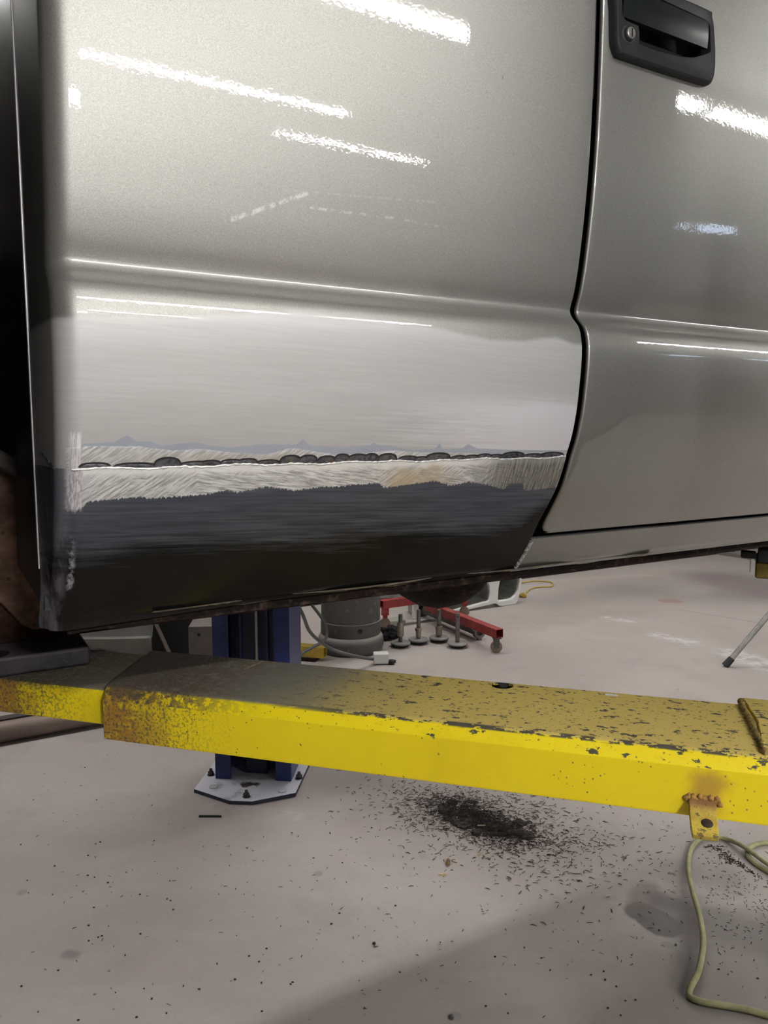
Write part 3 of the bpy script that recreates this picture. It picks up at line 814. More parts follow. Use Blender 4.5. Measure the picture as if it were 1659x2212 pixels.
    out = [(-40, 1000), (40, 1010), (75, 1060), (100, 1110), (112, 1180), (118, 1320), (108, 1352), (70, 1358), (45, 1346), (0, 1300), (-40, 1262)]
    o2 = [q(a, b) for a, b in out]
    M = Matrix(((1, 0, 0, 0), (0, 0, 1, .478), (0, 1, 0, 0), (0, 0, 0, 1)))
    MB().prism(o2, .022, M).build('body_mount_bracket', M_rust_light, truck, smooth=0, bevel=.006)
    d = (q(-60, 960), q(70, 1040))
    MB().tube([(d[0][0], .44, d[0][1]), (d[1][0] + .01, .44, d[1][1])], .012, 8).build('support_rod', simple('dusty_grey_steel', (0.10, 0.085, 0.08), .7), truck)
    # rounded belly of the tank under the cab
    c = at_side(922, 1275, .72)
    mb = MB()
    rows = []
    for i in range(17):
        u = -1 + 2 * i / 16; row = []
        for j in range(13):
            a = PI * j / 12
            r = (1 - abs(u) ** 3 * .7)
            row.append(Vector((c.x + u * .098, c.y + .25 * math.cos(a) * r, CAM_H - .22 - (.205 * r) * math.sin(a) * (1 - .12 * u * u))))
        rows.append(row)
    mb.grid(rows).build('fuel_tank', m_rust('tank_rust', (0.014, 0.010, 0.009), (0.032, 0.021, 0.017)), truck, smooth=60)
    # exhaust pipe along the tunnel
    MB().tube([(-.3, .92, CAM_H - .26), (.6, .92, CAM_H - .25), (2.1, .9, CAM_H - .24)], .028, 12).build('exhaust_pipe', M_rust_light, truck)
    MB().tube([(0.0958, max(.150, prof(q) + .034), CAM_H + q) for q in zs_range(-.16, .80, .02)], .0014, 6).build('return_flange', simple('pale_flange_edge', (.62, .58, .60), .4, .3), truck)  # pale tube standing in for the highlight along the flange edge
underbody()

# ================================================================= THE LIFT
M_blue = simple('blue_lift_paint', (0.018, 0.032, 0.15), 0.38, var=.25, scale=10, bump=.04)
M_blue_dark = simple('greasy_blue_paint', (0.010, 0.014, 0.045), 0.45, var=.3, scale=20)
def m_yellow(name, x_rust, halo=None, seam=None, fleck=None):
    # chipped yellow enamel: rubbed to grey along the top, rusty near the end, dark chips along the edge
    N = NT(name); X, Y, Z = N.xyz()
    nb = N.n('NewGeometry'); sp = N.n('SeparateXYZ'); N.put(sp.inputs[0], nb.outputs['Normal']); up = sp.outputs[2]
    c = N.mix(N.step(N.noise(5, 4), .3, .7), (0.93, 0.72, 0.008), (0.97, 0.77, 0.012))
    c = N.mix(N.mul(N.step(N.noise(1, 4, .6, vec=N.vec(3, 9, 2)), .55, .75), .35), c, (0.62, 0.42, 0.03))
    # rust wash near the cut end
    rw = N.mul(N.step(N.add(X, N.mul(N.sub(N.noise(1, 4, .6, vec=N.vec(26, 4, 5)), .5), .10)), x_rust + .13, x_rust + .05), .95)
    c = N.mix(N.mul(rw, N.step(N.noise(30, 5, .7), .28, .5)), c, (0.38, 0.20, 0.03))
    streak = N.mul(N.step(N.noise(1, 3, .7, vec=N.vec(85, 1, 9)), .60, .70), N.mul(N.step(X, x_rust + .17, x_rust + .12), N.step(X, x_rust, x_rust + .06)))
    c = N.mix(N.mul(streak, .75), c, (0.22, 0.12, 0.05))
    # top: dull grime over ochre, greyer towards the end
    top = N.step(up, .80, .97)
    tw = N.step(N.add(X, N.mul(N.sub(N.noise(10, 4), .5), .12)), x_rust + .46, x_rust + .22)
    och = N.mix(N.noise(60, 4, .7), (0.60, 0.45, 0.12), (0.74, 0.57, 0.18))
    gry = N.mix(N.noise(45, 6, .75), (0.10, 0.10, 0.105), (0.23, 0.225, 0.22))
    gry = N.mix(N.mul(N.step(X, x_rust + .12, x_rust + .0), .6), gry, (0.06, 0.058, 0.060))
    tc = N.mix(tw, och, gry)
    tc = N.mix(N.mul(N.step(N.noise(160, 3, .7), .64, .72), .5), tc, (0.55, 0.5, 0.42))
    c = N.mix(N.mul(top, .95), c, tc)
    # dark grime creeping over the front edge near the end
    edge = N.mul(N.step(up, .12, .5), N.mul(N.step(X, x_rust + .26, x_rust + .10), N.step(N.noise(75, 6, .8), .42, .50)))
    c = N.mix(N.mul(edge, .85), c, (0.12, 0.085, 0.05))
    if halo:
        hd = N.add(N.seg(X, Z, halo[0], .016, halo[0] + .004, .040), N.mul(N.sub(N.noise(30, 4, .7), .5), .03))
        c = N.mix(N.mul(N.step(hd, .030, .004), N.mul(N.step(up, .3, .1), .75)), c, (0.42, 0.22, 0.05))
    if seam:
        c = N.mix(N.mul(N.step(N.add(N.seg(X, Y, *seam), N.mul(N.sub(N.noise(160, 3), .5), .004)), .0016, .0006), N.mul(top, .7)), c, (0.62, 0.52, 0.22))
    if fleck:
        c = N.mix(N.mul(N.step(N.add(N.seg(X, Y, fleck[0] - .005, fleck[1], fleck[0] + .005, fleck[1]), N.mul(N.sub(N.noise(120, 3), .5), .006)), .0045, .0035), top), c, (0.8, 0.8, 0.78))
    # chips: elongated along the arm
    chipn = N.noise(1, 5, .68, vec=N.vec(42, 70, 70))
    zone = N.mul(N.step(up, .25, .6), 1.0)
    fr = N.step(X, x_rust + .15, x_rust + .40)
    ch = N.mul(N.step(chipn, .605, .625), N.mul(zone, fr))
    edgeband = N.mul(N.mul(N.step(up, .70, .85), N.step(up, .999, .97)), N.step(N.noise(1, 4, .7, vec=N.vec(30, 60, 60)), .47, .50))
    ch = N.mx(ch, N.mul(edgeband, fr))
    small = N.mul(N.step(N.vor(120), .16, .10), N.step(N.noise(14, 4), .46, .56))
    small = N.mx(small, N.mul(N.step(N.vor(46, vec=N.rvec(1, 1, .7, (.3, .5, .2))), .075, .045), N.step(N.noise(7, 3), .40, .52)))
    small = N.mul(small, N.lerp(N.step(X, x_rust + .30, x_rust + .12), .75, 1.0))
    chip2 = N.noise(1, 4, .7, vec=N.vec(95, 150, 150, loc=(3, 1, 0)))
    small = N.mx(small, N.mul(N.step(chip2, .60, .625), N.mul(N.step(up, .6, .9), fr)))
    dense = N.mul(N.step(N.noise(230, 3, .7), .51, .56), N.step(N.add(X, N.mul(N.sub(N.noise(20, 3), .5), .1)), x_rust + .22, x_rust + .08))
    ch = N.mx(ch, N.mx(small, N.mul(dense, .75)))
    c = N.mix(N.mul(ch, .96), c, N.mix(N.noise(60, 3), (0.018, 0.018, 0.021), (0.085, 0.08, 0.08)))
    rough = N.lerp(top, .34, .7)
    return N.bsdf(c, rough, 0.0, N.bump(N.add(N.mul(ch, -1.0), N.mul(N.noise(120, 3), .15)), .35, .0012), coat=0.0, spec=.5)
ARM_ZT = CAM_H - .357; ARM_H = .074; ARM_ZB = ARM_ZT - ARM_H
car_lift = thing('car_lift', 'car lift whose chipped yellow steel arm reaches in under the truck cab', 'car lift', W(1.12, -.62, 0), ANG)
CAR_LIFT_M = Matrix.Translation(W(1.12, -.62, 0)) @ Matrix.Rotation(ANG, 4, 'Z')
def on_lift(o, loc, rz=0.0):
    o.parent = car_lift; o.matrix_parent_inverse = CAR_LIFT_M.inverted(); o.location = loc; o.rotation_euler = (0, 0, rz)
    return o
def lift_arm():
    A = at_z(222, 1598, ARM_ZB); B = at_z(1659, 1787, ARM_ZB)
    ax = (B - A).normalized(); rz = math.atan2(ax.y, ax.x)
    bl = at_z(330, 1400, ARM_ZT)
    loc = Vector((A.x, A.y, ARM_ZB))
    inv = (Matrix.Translation(loc) @ Matrix.Rotation(rz, 4, 'Z')).inverted()
    LB = inv @ bl; w = LB.y; skew = LB.x / w
    lp = lambda px, py: inv @ at_z(px, py, ARM_ZT)
    sa, sb, fl = lp(530, 1445), lp(648, 1392), lp(1322, 1501); lg = inv @ at_z(1525, 1766, ARM_ZB + .016)
    mat = m_yellow('chipped_yellow_enamel', 0.0, (lg.x,), (sa.x, sa.y, sb.x, sb.y), (fl.x, fl.y))
    # tube cross-section in (y, z): front face with a chamfered shoulder, rounded lower edge
    h = ARM_H; c = .020
    def loop(k):
        pts = [(0.004, 0.0), (0.0010, .0012), (0.0, .004), (0.0, h - .0165), (.0006, h - .0150), (.0100, h - .0042), (.0135, h - .0018), (.0185, h - .0003), (.024, h), (w - .012, h), (w - .003, h - .003), (w, h - .012), (w, .004), (w - .004, 0.0)]
        cy, cz = w / 2, h / 2
        return [(cy + (y - cy) * (1 - 2 * k / w), cz + (z - cz) * (1 - 2 * k / h)) for y, z in pts]
    L = 1.50
    mb = MB(); O_ = loop(0); I_ = loop(.0055)
    xs = [0.0, .003] + [L * i / 40 for i in range(1, 41)]
    def row(x, lp, first=False): return [Vector((x + (skew * y), y, z)) for y, z in lp + lp[:1]]
    end = [Vector((skew * y, y, z)) for y, z in I_ + I_[:1]]
    deep = [Vector((L - .05 + skew * y, y, z)) for y, z in I_ + I_[:1]]
    rows = [deep, end] + [row(x + (.0015 if i == 0 else 0), O_ if i else loop(.0012)) for i, x in enumerate(xs)]
    mb.grid(rows)
    mb.bm.faces.new([mb.bm.verts.new(v) for v in row(L, O_)[:-1]]); mb.bm.faces.new([mb.bm.verts.new(v) for v in deep[:-1]])
    bmesh.ops.remove_doubles(mb.bm, verts=mb.bm.verts, dist=1e-6)
    tube = on_lift(mb.build('lift_arm', mat, None, smooth=30), loc, rz); tube['label'] = 'chipped yellow swing arm with greasy grey end'
    root = tube
    hl = inv @ at_z(1085, 1480, ARM_ZT)
    cut = MB().lathe([(0, -.02), (.0155, -.02), (.0155, .03), (0, .03)], (hl.x, hl.y, h), 24).build('cutter', mat, root)
    bpy.context.view_layer.update()
    boolean_cut(tube, cut)
    tube.data.materials.append(M_dark)  # tube interior blackened to stand for the shade inside the hole
    for p in tube.data.polygons:
        if .0045 < p.center.y < w - .0045 and .0045 < p.center.z < h - .0045 and p.center.y + h - p.center.z > .0195 and p.center.x - skew * p.center.y > .002 and p.center.x < L - .001: p.material_index = 1
    wn = tube.modifiers.new('normals', 'WEIGHTED_NORMAL'); wn.keep_sharp = True; wn.weight = 100
    # plate welded over the root of the arm, with its bead
    r0 = inv @ at_z(1606, 1512, ARM_ZT + .004); r1 = inv @ at_z(1655, 1612, ARM_ZT + .004)
    mb = MB(); pl = [(r0.x, w + .004), (r0.x + .004, w * .6), (r1.x - .004, .03), (r1.x, .020), (L, .020), (L, w + .004)]
    mb.prism(pl, .005, Matrix.Translation((0, 0, h - .0005)))
    mb.build('reinforcing_plate', mat, root, smooth=0, bevel=.0015)
    pts = []; rr = []
    for i in range(50):
        t = i / 49; pts.append((r0.x - .003 + (r1.x - r0.x) * t + .0012 * math.sin(i * 2.2), w - (w - .018) * t, h + .001)); rr.append(.0040 + .0012 * math.sin(i * 1.9))
    MB().tube(pts, rr, 8).build('weld_bead', simple('rusty_painted_weld', (0.30, 0.20, 0.05), .7, 0, var=.4, scale=60, bump=.6, bscale=250, dirt=(.05, .04, .03), dirt_amt=.8), root, smooth=60)
    # lug with a hole, welded to the lower front face
    p0 = inv @ at_z(1490, 1762, ARM_ZB + .016); p1 = inv @ at_z(1560, 1772, ARM_ZB + .016)
    xa, xb = p0.x + .001, p1.x - .003
    xm = (xa + xb) / 2; hw = (xb - xa) / 2
    prof_l = [(.006, .024), (-.004, .0225), (-.011, .018), (-.016, .0135), (-.034, .0065), (-.044, .0025)]
    rows = []
    for (y, z) in prof_l:
        k = 1.0 if y > -.034 else (.985 if y > -.04 else .93)
        rows.append([Vector((xm + hw * k * u, y, z)) for u in (-1, -.9, 0, .9, 1)])
    und = [[p + Vector((0, .003, -.0062)) for p in r] for r in rows]
    mb = MB()
    loopr = rows + und[::-1] + rows[:1]
    mb.grid(loopr)
    for side in (0, -1):
        mb.bm.faces.new([mb.bm.verts.new(r[side]) for r in rows + und[::-1]])
    bmesh.ops.remove_doubles(mb.bm, verts=mb.bm.verts, dist=1e-5)
    ml = m_yellow_lug()
    lug = mb.build('lug', ml, root, smooth=30, bevel=.0012)
    MB().lathe([(0, .0012), (.0038, .0012), (.0056, .0), (.0062, -.001)], (0, 0, 0), 20).build('lug_hole', simple('rust_hole', (0.035, 0.02, 0.012), .8), lug, loc=(xm + hw * .2, -.028, .0098)).rotation_euler = (math.radians(21), 0, 0)
    mb = MB()
    for i in range(16):
        t = i / 15; mb.blob((xa - .002 + (xb - xa + .006) * t, .0, .022 + .003 * math.sin(i * 2.4)), (.004, .004, .0045), 1, .3, 8, i)
    mb.build('lug_weld', simple('rusty_weld', (0.36, 0.20, 0.05), .8, 0, var=.4, scale=80, bump=.5, bscale=250), root, smooth=60)
    # sliding inner tube that comes out of the end
    ih = .052; iz = .016; iw = w - .030
    m2 = m_yellow('worn_yellow_enamel', -.22)
    secs = [(.014, iz), (.012, iz + .002), (.012, iz + ih - .010), (.015, iz + ih - .003), (.022, iz + ih), (iw + .010, iz + ih), (iw + .014, iz + ih - .004), (iw + .014, iz)]
    MB().grid([[Vector((x + skew * y, y, z)) for y, z in secs + secs[:1]] for x in (-.62, -.3, -.15, -.05, .05, .30)]).build('inner_tube', m2, root, smooth=30)
    return root, inv, rz, loc, L, ax
def m_yellow_lug():
    N = NT('rusty_yellow_lug'); X, Y, Z = N.xyz()
    c = N.mix(N.step(N.noise(60, 5, .7), .35, .65), (0.45, 0.30, 0.05), (0.62, 0.47, 0.07))
    c = N.mix(N.mul(N.step(Y, -.016, -.006), .9), c, (0.22, 0.10, 0.05))
    c = N.mix(N.mul(N.step(N.noise(120, 4, .7), .56, .62), .85), c, (0.08, 0.055, 0.04))
    return N.bsdf(c, .55, 0, N.bump(N.noise(150, 4), .3, .001))
arm_root, ARM_INV, ARM_RZ, ARM_LOC, ARM_L, ARM_AX = lift_arm()

def pad_block():
    # blackened steel saddle lying on the inner tube, taking the frame
    z0, z1 = CAM_H - .3620, CAM_H - .3330
    a = at_side(196, 1403, .42); b = at_side(-160, 1440, .42)
    N = NT('greasy_black_steel'); nb = N.n('NewGeometry'); sp = N.n('SeparateXYZ'); N.put(sp.inputs[0], nb.outputs['Normal'])
    c = N.mix(N.step(N.noise(24, 6, .7), .35, .65), (0.012, 0.011, 0.012), (0.032, 0.028, 0.030))
    c = N.mix(N.mul(N.step(N.noise(60, 5, .75), .60, .70), .6), c, (0.14, 0.12, 0.12))
    c = N.mix(N.mul(N.step(sp.outputs[2], .3, .8), .85), c, (0.17, 0.15, 0.155))
    M = N.bsdf(c, .55, .1, N.bump(N.noise(60, 5), .3, .003))
    root = thing('lift_saddle', 'blackened steel saddle block on the inner lift arm under the truck frame', 'lift pad', W((a.x + b.x) / 2, .50, z0), ANG)
    L = a.x - b.x
    MB().box((0, 0, (z1 - z0) / 2), (L, .16, z1 - z0)).build('block', M, root, smooth=30, bevel=.005)
    MB().lathe([(0, .0), (.018, .0), (.020, .0015), (.0, .0022)], (L / 2 - .13, -.055, z1 - z0 - .0005), 18).build('dimple', M_dark, root)
pad_block()

def column(base, rz, label, w=.285, near=False):
    root = thing('lift_post', label, 'lift post', base, rz)
    hgt = 3.1; hw = w / 2; d = .22; t = .012; lip = .060
    # C section, open towards -y
    sec = [(-hw + lip, 0), (-hw, 0), (-hw, d), (hw, d), (hw, 0), (hw - lip, 0), (hw - lip, t), (hw - t, t), (hw - t, d - t), (-hw + t, d - t), (-hw + t, t), (-hw + lip, t)]
    MB().prism(sec, hgt, Matrix.Translation((0, 0, .012))).build('column', M_blue, root, smooth=0, bevel=.004)
    pl = [(-.045, -.16), (.035, -.16), (.175, -.085), (.185, .30), (-.185, .30), (-.195, -.085)]
    N = NT('dusty_base_plate'); X, Y, Z = N.xyz()
    nb = N.n('NewGeometry'); sp = N.n('SeparateXYZ'); N.put(sp.inputs[0], nb.outputs['Normal'])
    dust = N.mul(N.step(sp.outputs[2], .5, .9), N.step(N.noise(12, 5), .2, .45))
    c = N.mix(dust, (0.03, 0.035, 0.06), (0.74, 0.735, 0.80))
    pz = N.seg(X, Y, -.02, -.035, .02, -.03)
    c = N.mix(N.step(N.add(pz, N.mul(N.sub(N.noise(30, 4, .7), .5), .06)), .022, .012), c, (0.05, 0.04, 0.04))
    MB().prism(pl, .014).build('base_plate', N.bsdf(c, .7), root, smooth=0, bevel=.002)
    mbolt = simple('dirty_bolt_steel', (0.10, 0.10, 0.10), .5, .6, var=.4, scale=60)
    for (x, y) in ((-.168, .03), (.165, .03), (.008, -.128), (-.15, .22), (.15, .22)):
        b = MB().lathe([(.010, .014), (.0135, .0145), (.0135, .016), (0, .016)], (x, y, 0), 18)
        b.lathe([(.0105, .016), (.0115, .018), (.0115, .026), (.0095, .028), (0, .028)], (x, y, 0), 6)
        b.tube([(x, y, .026), (x, y, .038)], .0058, 10)
        b.build('anchor_bolt', mbolt, root, smooth=30)
    mw = simple('bolt_cap_dust', (0.55, 0.55, 0.6), .8)
    for (x, y) in ((-.13, -.065), (.125, -.075)):
        MB().lathe([(.0155, .014), (.0155, .0165), (.013, .018), (0, .018)], (x, y, 0), 20).build('plate_plug', mw, root)
    return root
c0 = at_z(547, 1693)
far = column(c0, math.radians(-4.5), 'blue lift post with white dusty base plate beyond the yellow arm')
MB().box((.0, .075, .075), (.085, .05, .12)).build('stop_block', M_blue_dark, far, smooth=0, bevel=.006)
MB().box((.105, .08, .12), (.03, .03, .13)).build('guide_block', simple('white_nylon', (0.6, 0.6, 0.58), .5), far, smooth=0, bevel=.003)
MB().box((0, .13, 1.15), (.20, .10, 1.75)).build('carriage', M_blue_dark, far, smooth=0, bevel=.006)
MB().tube([(.008, .055, .20), (.008, .055, 2.9)], .0062, 10).build('lift_cable', simple('bright_cable', (0.42, 0.40, 0.40), .4, .6), far)
for x in (-.055, .045):
    MB().box((x, .072, 1.1), (.006, .014, 1.7)).build('carriage_rib', M_blue, far, smooth=0)

def near_post():
    root = car_lift
    hw, d, t, lip = .15, .24, .012, .06
    sec = [(-hw + lip, 0), (-hw, 0), (-hw, d), (hw, d), (hw, 0), (hw - lip, 0), (hw - lip, t), (hw - t, t), (hw - t, d - t), (-hw + t, d - t), (-hw + t, t), (-hw + lip, t)]
    MB().prism(sec, 3.1, Matrix.Translation((0, .08, .012))).build('column', M_blue, root, smooth=0, bevel=.004)
    MB().box((0, .15, .007), (.46, .5, .014)).build('base_plate', M_blue_dark, root, smooth=0)
    MB().box((0, .20, ARM_ZT + .30), (.24, .20, .95)).build('carriage', M_blue_dark, root, smooth=0, bevel=.01)
    MB().box((.135, .30, 1.85), (.09, .08, 1.3), bevel=.01).build('reflection_blocker', M_plastic, root)  # unseen box added to block the tube reflection in the door
near_post()
def front_arm():
    # the second arm of that post, out of the light at the right edge
    zt = CAM_H - .36
    a = at_z(1640, 1246, 0)  # direction only
    p = at_depth(1632, 1214, 1.78); q2 = at_depth(1632, 1243, 1.78)
    h = .052
    M = simple('shaded_yellow', (0.16, 0.105, 0.01), .5, 0, var=.3, scale=20, dirt=(.03, .025, .015), dirt_amt=.6)  # yellow darkened in the colour itself, for the shade under the truck
    r = rotz(math.radians(64))
    MB().prism([(0, 0), (.16, 0), (.16, -.11), (0, -.11)], .039, Matrix.Translation((0, 0, -.007)) @ r.to_4x4()).build('lift_arm', M, None, smooth=0, bevel=.005)
    root = on_lift(LAST[0], (p.x, p.y, q2.z)); root['label'] = 'second yellow arm in shadow'
    MB().prism([(-.01, -.004), (.10, -.004), (.10, -.10), (-.01, -.10)], .034, Matrix.Translation((0, 0, .0325)) @ r.to_4x4()).build('pad', M_black, root, smooth=0, bevel=.004)
    MB().prism([(0, 0), (.02, .0), (.03, .028), (.02, .033), (0, .03)], .016, Matrix.Translation((0, 0, .039)) @ r.to_4x4()).build('latch', M_black, root, smooth=0, bevel=.002)
    mt = simple('white_tag_plastic', (0.72, 0.70, 0.72), .5, var=.05)
    c = at_depth(1624, 1222, 1.75) - Vector((p.x, p.y, q2.z))
    MB().box((c.x, c.y, c.z), (.009, .004, .031), bevel=.0015).build('tag', mt, root)
front_arm()

# ================================================================= THINGS ON THE FLOOR
def tank():
    c = at_z(757, 1421); ctr = Vector((c.x - .005, c.y + .178, 0))
    root = thing('gas_cylinder', 'tall dusty grey gas cylinder standing right of the blue post', 'gas cylinder', ctr)
    N = NT('dusty_grey_tank'); X, Y, Z = N.xyz()
    cc = N.mix(N.noise(7, 5), (0.075, 0.07, 0.065), (0.12, 0.112, 0.105))
    cc = N.mix(N.mul(N.step(N.noise(35, 4), .6, .75), .4), cc, (0.30, 0.28, 0.25))
    nb = N.n('NewGeometry'); sp = N.n('SeparateXYZ'); N.put(sp.inputs[0], nb.outputs['Normal'])
    cc = N.mix(N.mul(N.step(sp.outputs[2], .1, .7), .8), cc, (0.46, 0.42, 0.39))
    m = N.bsdf(cc, .6, .2)
    MB().lathe([(0, .10), (.10, .105), (.150, .125), (.172, .165), (.174, .20), (.174, 1.02), (.165, 1.08), (.12, 1.14), (.05, 1.165), (0, 1.17)], n=48).build('body', m, root, smooth=40)
    sk = MB().lathe([(.1735, .185), (.1765, .183), (.1765, .105), (.174, .102)], n=64).build('skirt', m, root, smooth=40)
    MB().lathe([(.172, .106), (.180, .100), (.189, .085), (.194, .062), (.193, .03), (.188, .012), (.180, .003), (.170, .0), (.165, .004), (.168, .10)], n=48).build('foot_ring', m, root, smooth=50)
    h = Vector((.060, -.1665, .150))
    MB().lathe([(0, .0), (.0145, .0), (.0155, -.002)], (0, 0, 0), 18, Matrix(((1, 0, 0), (0, 0, -1), (0, 1, 0)))).build('vent_hole', M_dark, sk, loc=h).rotation_euler = (0, 0, math.radians(20))
    MB().lathe([(.11, 1.13), (.115, 1.13), (.115, 1.30), (.108, 1.30)], n=36).build('collar', m, root)
    MB().tube([(0, 0, 1.16), (0, 0, 1.24)], .02, 14).build('valve', simple('brass', (0.5, 0.35, 0.12), .35, .9), root)
tank()
def engine_stand():
    M = simple('red_stand_paint', (0.30, 0.035, 0.035), .5, var=.15, scale=14, dirt=(.40, .22, .20), dirt_amt=.4)
    Md = simple('caster_tread', (0.20, 0.145, 0.11), .6)
    Mb = simple('caster_steel', (0.10, 0.09, 0.085), .5, .5)
    a, b, f = at_z(832, 1357), at_z(1003, 1331), at_z(1072, 1409)
    mid = (a + b) / 2; mid.z = 0
    root = thing('engine_stand', 'red tube engine stand on small casters beside the gas cylinder', 'engine stand', mid)
    A, B, F = a - mid, b - mid, f - mid
    zc = .118; w = .052
    def bar(p, q, name, z=zc, h=w):
        d = q - p; L = d.length; r = rotz(math.atan2(d.y, d.x)); c = (p + q) / 2
        o = MB()
        sec = [(-w / 2, -h / 2), (w / 2, -h / 2), (w / 2, h / 2), (-w / 2, h / 2)]
        inn = [(x * .86, y * .86) for x, y in sec]
        T = Matrix.Translation((c.x, c.y, z)) @ r.to_4x4()
        rows = [[T @ Vector((x, y, zz)) for y, zz in lp + lp[:1]] for x, lp in ((L / 2 - .1, inn), (L / 2, inn), (L / 2, sec), (-L / 2, sec), (-L / 2, inn), (-L / 2 + .1, inn))]
        return o.grid(rows).build(name, M, root, smooth=0, bevel=.003)
    d = (B - A).normalized()
    bar(A - d * .03, B + d * .03, 'crossbar', zc + .045)
    m0 = (A + B) / 2 * 1.0
    e = (F - m0).normalized()
    bar(m0 + e * .04, F + e * .03, 'leg')
    MB().box((m0.x, m0.y, .50), (.06, .06, .68)).build('post', M, root, smooth=0, bevel=.003)
    for k, (p, lift) in enumerate(((A, .0), (B, .0), (F, 0.0))):
        ht = zc - w / 2 if k == 2 else zc + .045 - w / 2
        cs = MB()
        cs.box((p.x, p.y, ht - .004), (.05, .05, .007))
        for sg in (-1, 1): cs.box((p.x, p.y + sg * .016, ht - .035), (.032, .004, .06))
        frk = cs.build('caster', Mb if k == 2 else M, root, smooth=0, bevel=.001)
        MB().lathe([(0, -.011), (.028, -.011), (.034, -.008), (.034, .008), (.028, .011), (0, .011)], (0, 0, 0), 24, Matrix(((1, 0, 0), (0, 0, 1), (0, 1, 0)))).build('wheel', Md, frk, loc=(p.x, p.y - .001, .034))
        if k < 2: MB().box((p.x, p.y - .024, ht - .02), (.05, .004, .05)).build('end_plate', M, root, smooth=0)
engine_stand()
def adapters():
    Md = simple('dusty_adapter_steel', (0.14, 0.13, 0.12), .6, .4, var=.3, scale=40)
    Mt = simple('dusty_pad_top', (0.23, 0.22, 0.21), .8, 0, var=.15, scale=30)
    Ms = simple('bare_sleeve', (0.33, 0.30, 0.24), .4, .7, var=.2, scale=30)
    data = [((865, 1386), (867, 1324), 2, 'leftmost of four, tall thick sleeve on its stem'), ((904, 1379), (906, 1314), 1, 'second from the gas cylinder, short low sleeve'),
            ((948, 1375), (948, 1314), 1.2, 'standing furthest back, wide low sleeve on stem'), ((988, 1387), (989, 1322), 0, 'rightmost of four, bare thin stem')]
    for (b, t, kind, txt) in data:
        p = at_z(b[0], b[1], .03); d = p.y
        root = thing('lift_adapter', 'lift pad adapter, %s' % txt, 'lift adapter', (p.x, p.y, 0), 0, 'lift pad adapters beside the engine stand')
        hh = .03 + (b[1] - t[1]) * d / FPX
        MB().lathe([(0, 0), (.040, 0), (.050, .010), (.059, .019), (.061, .024), (.058, .029), (.020, .031), (0, .031)], n=36).build('pad', Mt, root, smooth=40)
        MB().lathe([(0.0, .0), (.041, .0), (.051, .010), (.0595, .0188), (.0, .0189)], n=36).build('pad_rim', M_black, root, smooth=40)
        MB().lathe([(.0125, .03), (.0125, hh - .004), (.0105, hh), (0, hh)], n=20).build('stem', Md, root, smooth=40)
        if kind == 2: MB().lathe([(.013, .065), (.0185, .065), (.0205, .07), (.0205, .14), (.018, .145), (.013, .146)], n=24).build('sleeve', Ms, root, smooth=40)
        elif kind: 
            MB().lathe([(.013, .040), (.0165 * kind, .040), (.0165 * kind, .075), (.021 * kind ** .5, .078), (.021 * kind ** .5, .095), (.013, .097)], n=24).build('sleeve', Ms, root, smooth=40)
        else: MB().lathe([(0, .0), (.004, .0)], (0, 0, 0), 12, Matrix(((1, 0, 0), (0, 0, -1), (0, 1, 0)))).build('stem_hole', M_dark, root, loc=(0, -.0129, hh - .02))
adapters()
def floor_pipe():
    M = simple('dull_pipe_steel', (0.17, 0.155, 0.145), .55, .5, var=.3, scale=30, dirt=(.08, .06, .05), dirt_amt=.5)
    e = at_z(1036, 1383); s = at_z(935, 1340)
    loc = Vector((e.x, e.y, 0)); d = (Vector((s.x, s.y, 0)) - loc); L = d.length * 1.25; d.normalize()
    root = thing('steel_pipe', 'dull steel pipe with bolted flange end lying under the red stand leg', 'pipe', loc)
    zc = .052; a = Vector((0, 0, zc))
    MB().tube([a + d * .03, a + d * L], .030, 20, cap=False).build('pipe', M, root)
    rot = d.to_track_quat('Z', 'Y').to_matrix()
    MB().lathe([(.024, -.005), (.040, -.005), (.043, 0), (.043, .02), (.033, .04), (.030, .04), (.024, .03), (.024, -.005)], a, 24, rot).build('flange', M, root)
    for k in range(3):
        mb = MB(); an = 2 * PI * k / 3 + .5; u = rot @ Vector((math.cos(an), math.sin(an), 0))
        mb.tube([a + u * .046 - d * .004, a + u * .046 + d * .02], .013, 12)
        mb.build('flange_ear', M, root)
    MB().tube([a + d * .006, a + d * .0065], .0238, 20).build('bore', M_dark, root)
floor_pipe()
def rag():
    c = at_z(838, 1380)
    o = MB().blob((0, 0, .035), (.085, .06, .042), 4, .55, 9, 2.3)
    for v in o.bm.verts: v.co.z = max(.002, v.co.z + .012 * mnoise.noise(v.co * 40))
    r = o.build('rag', simple('black_cloth', (0.014, 0.013, 0.013), .9, var=.4, scale=40), smooth=70, loc=(c.x, c.y, 0))
    tag(r, 'crumpled black rag between the gas cylinder and the lift adapters', 'rag')
rag()
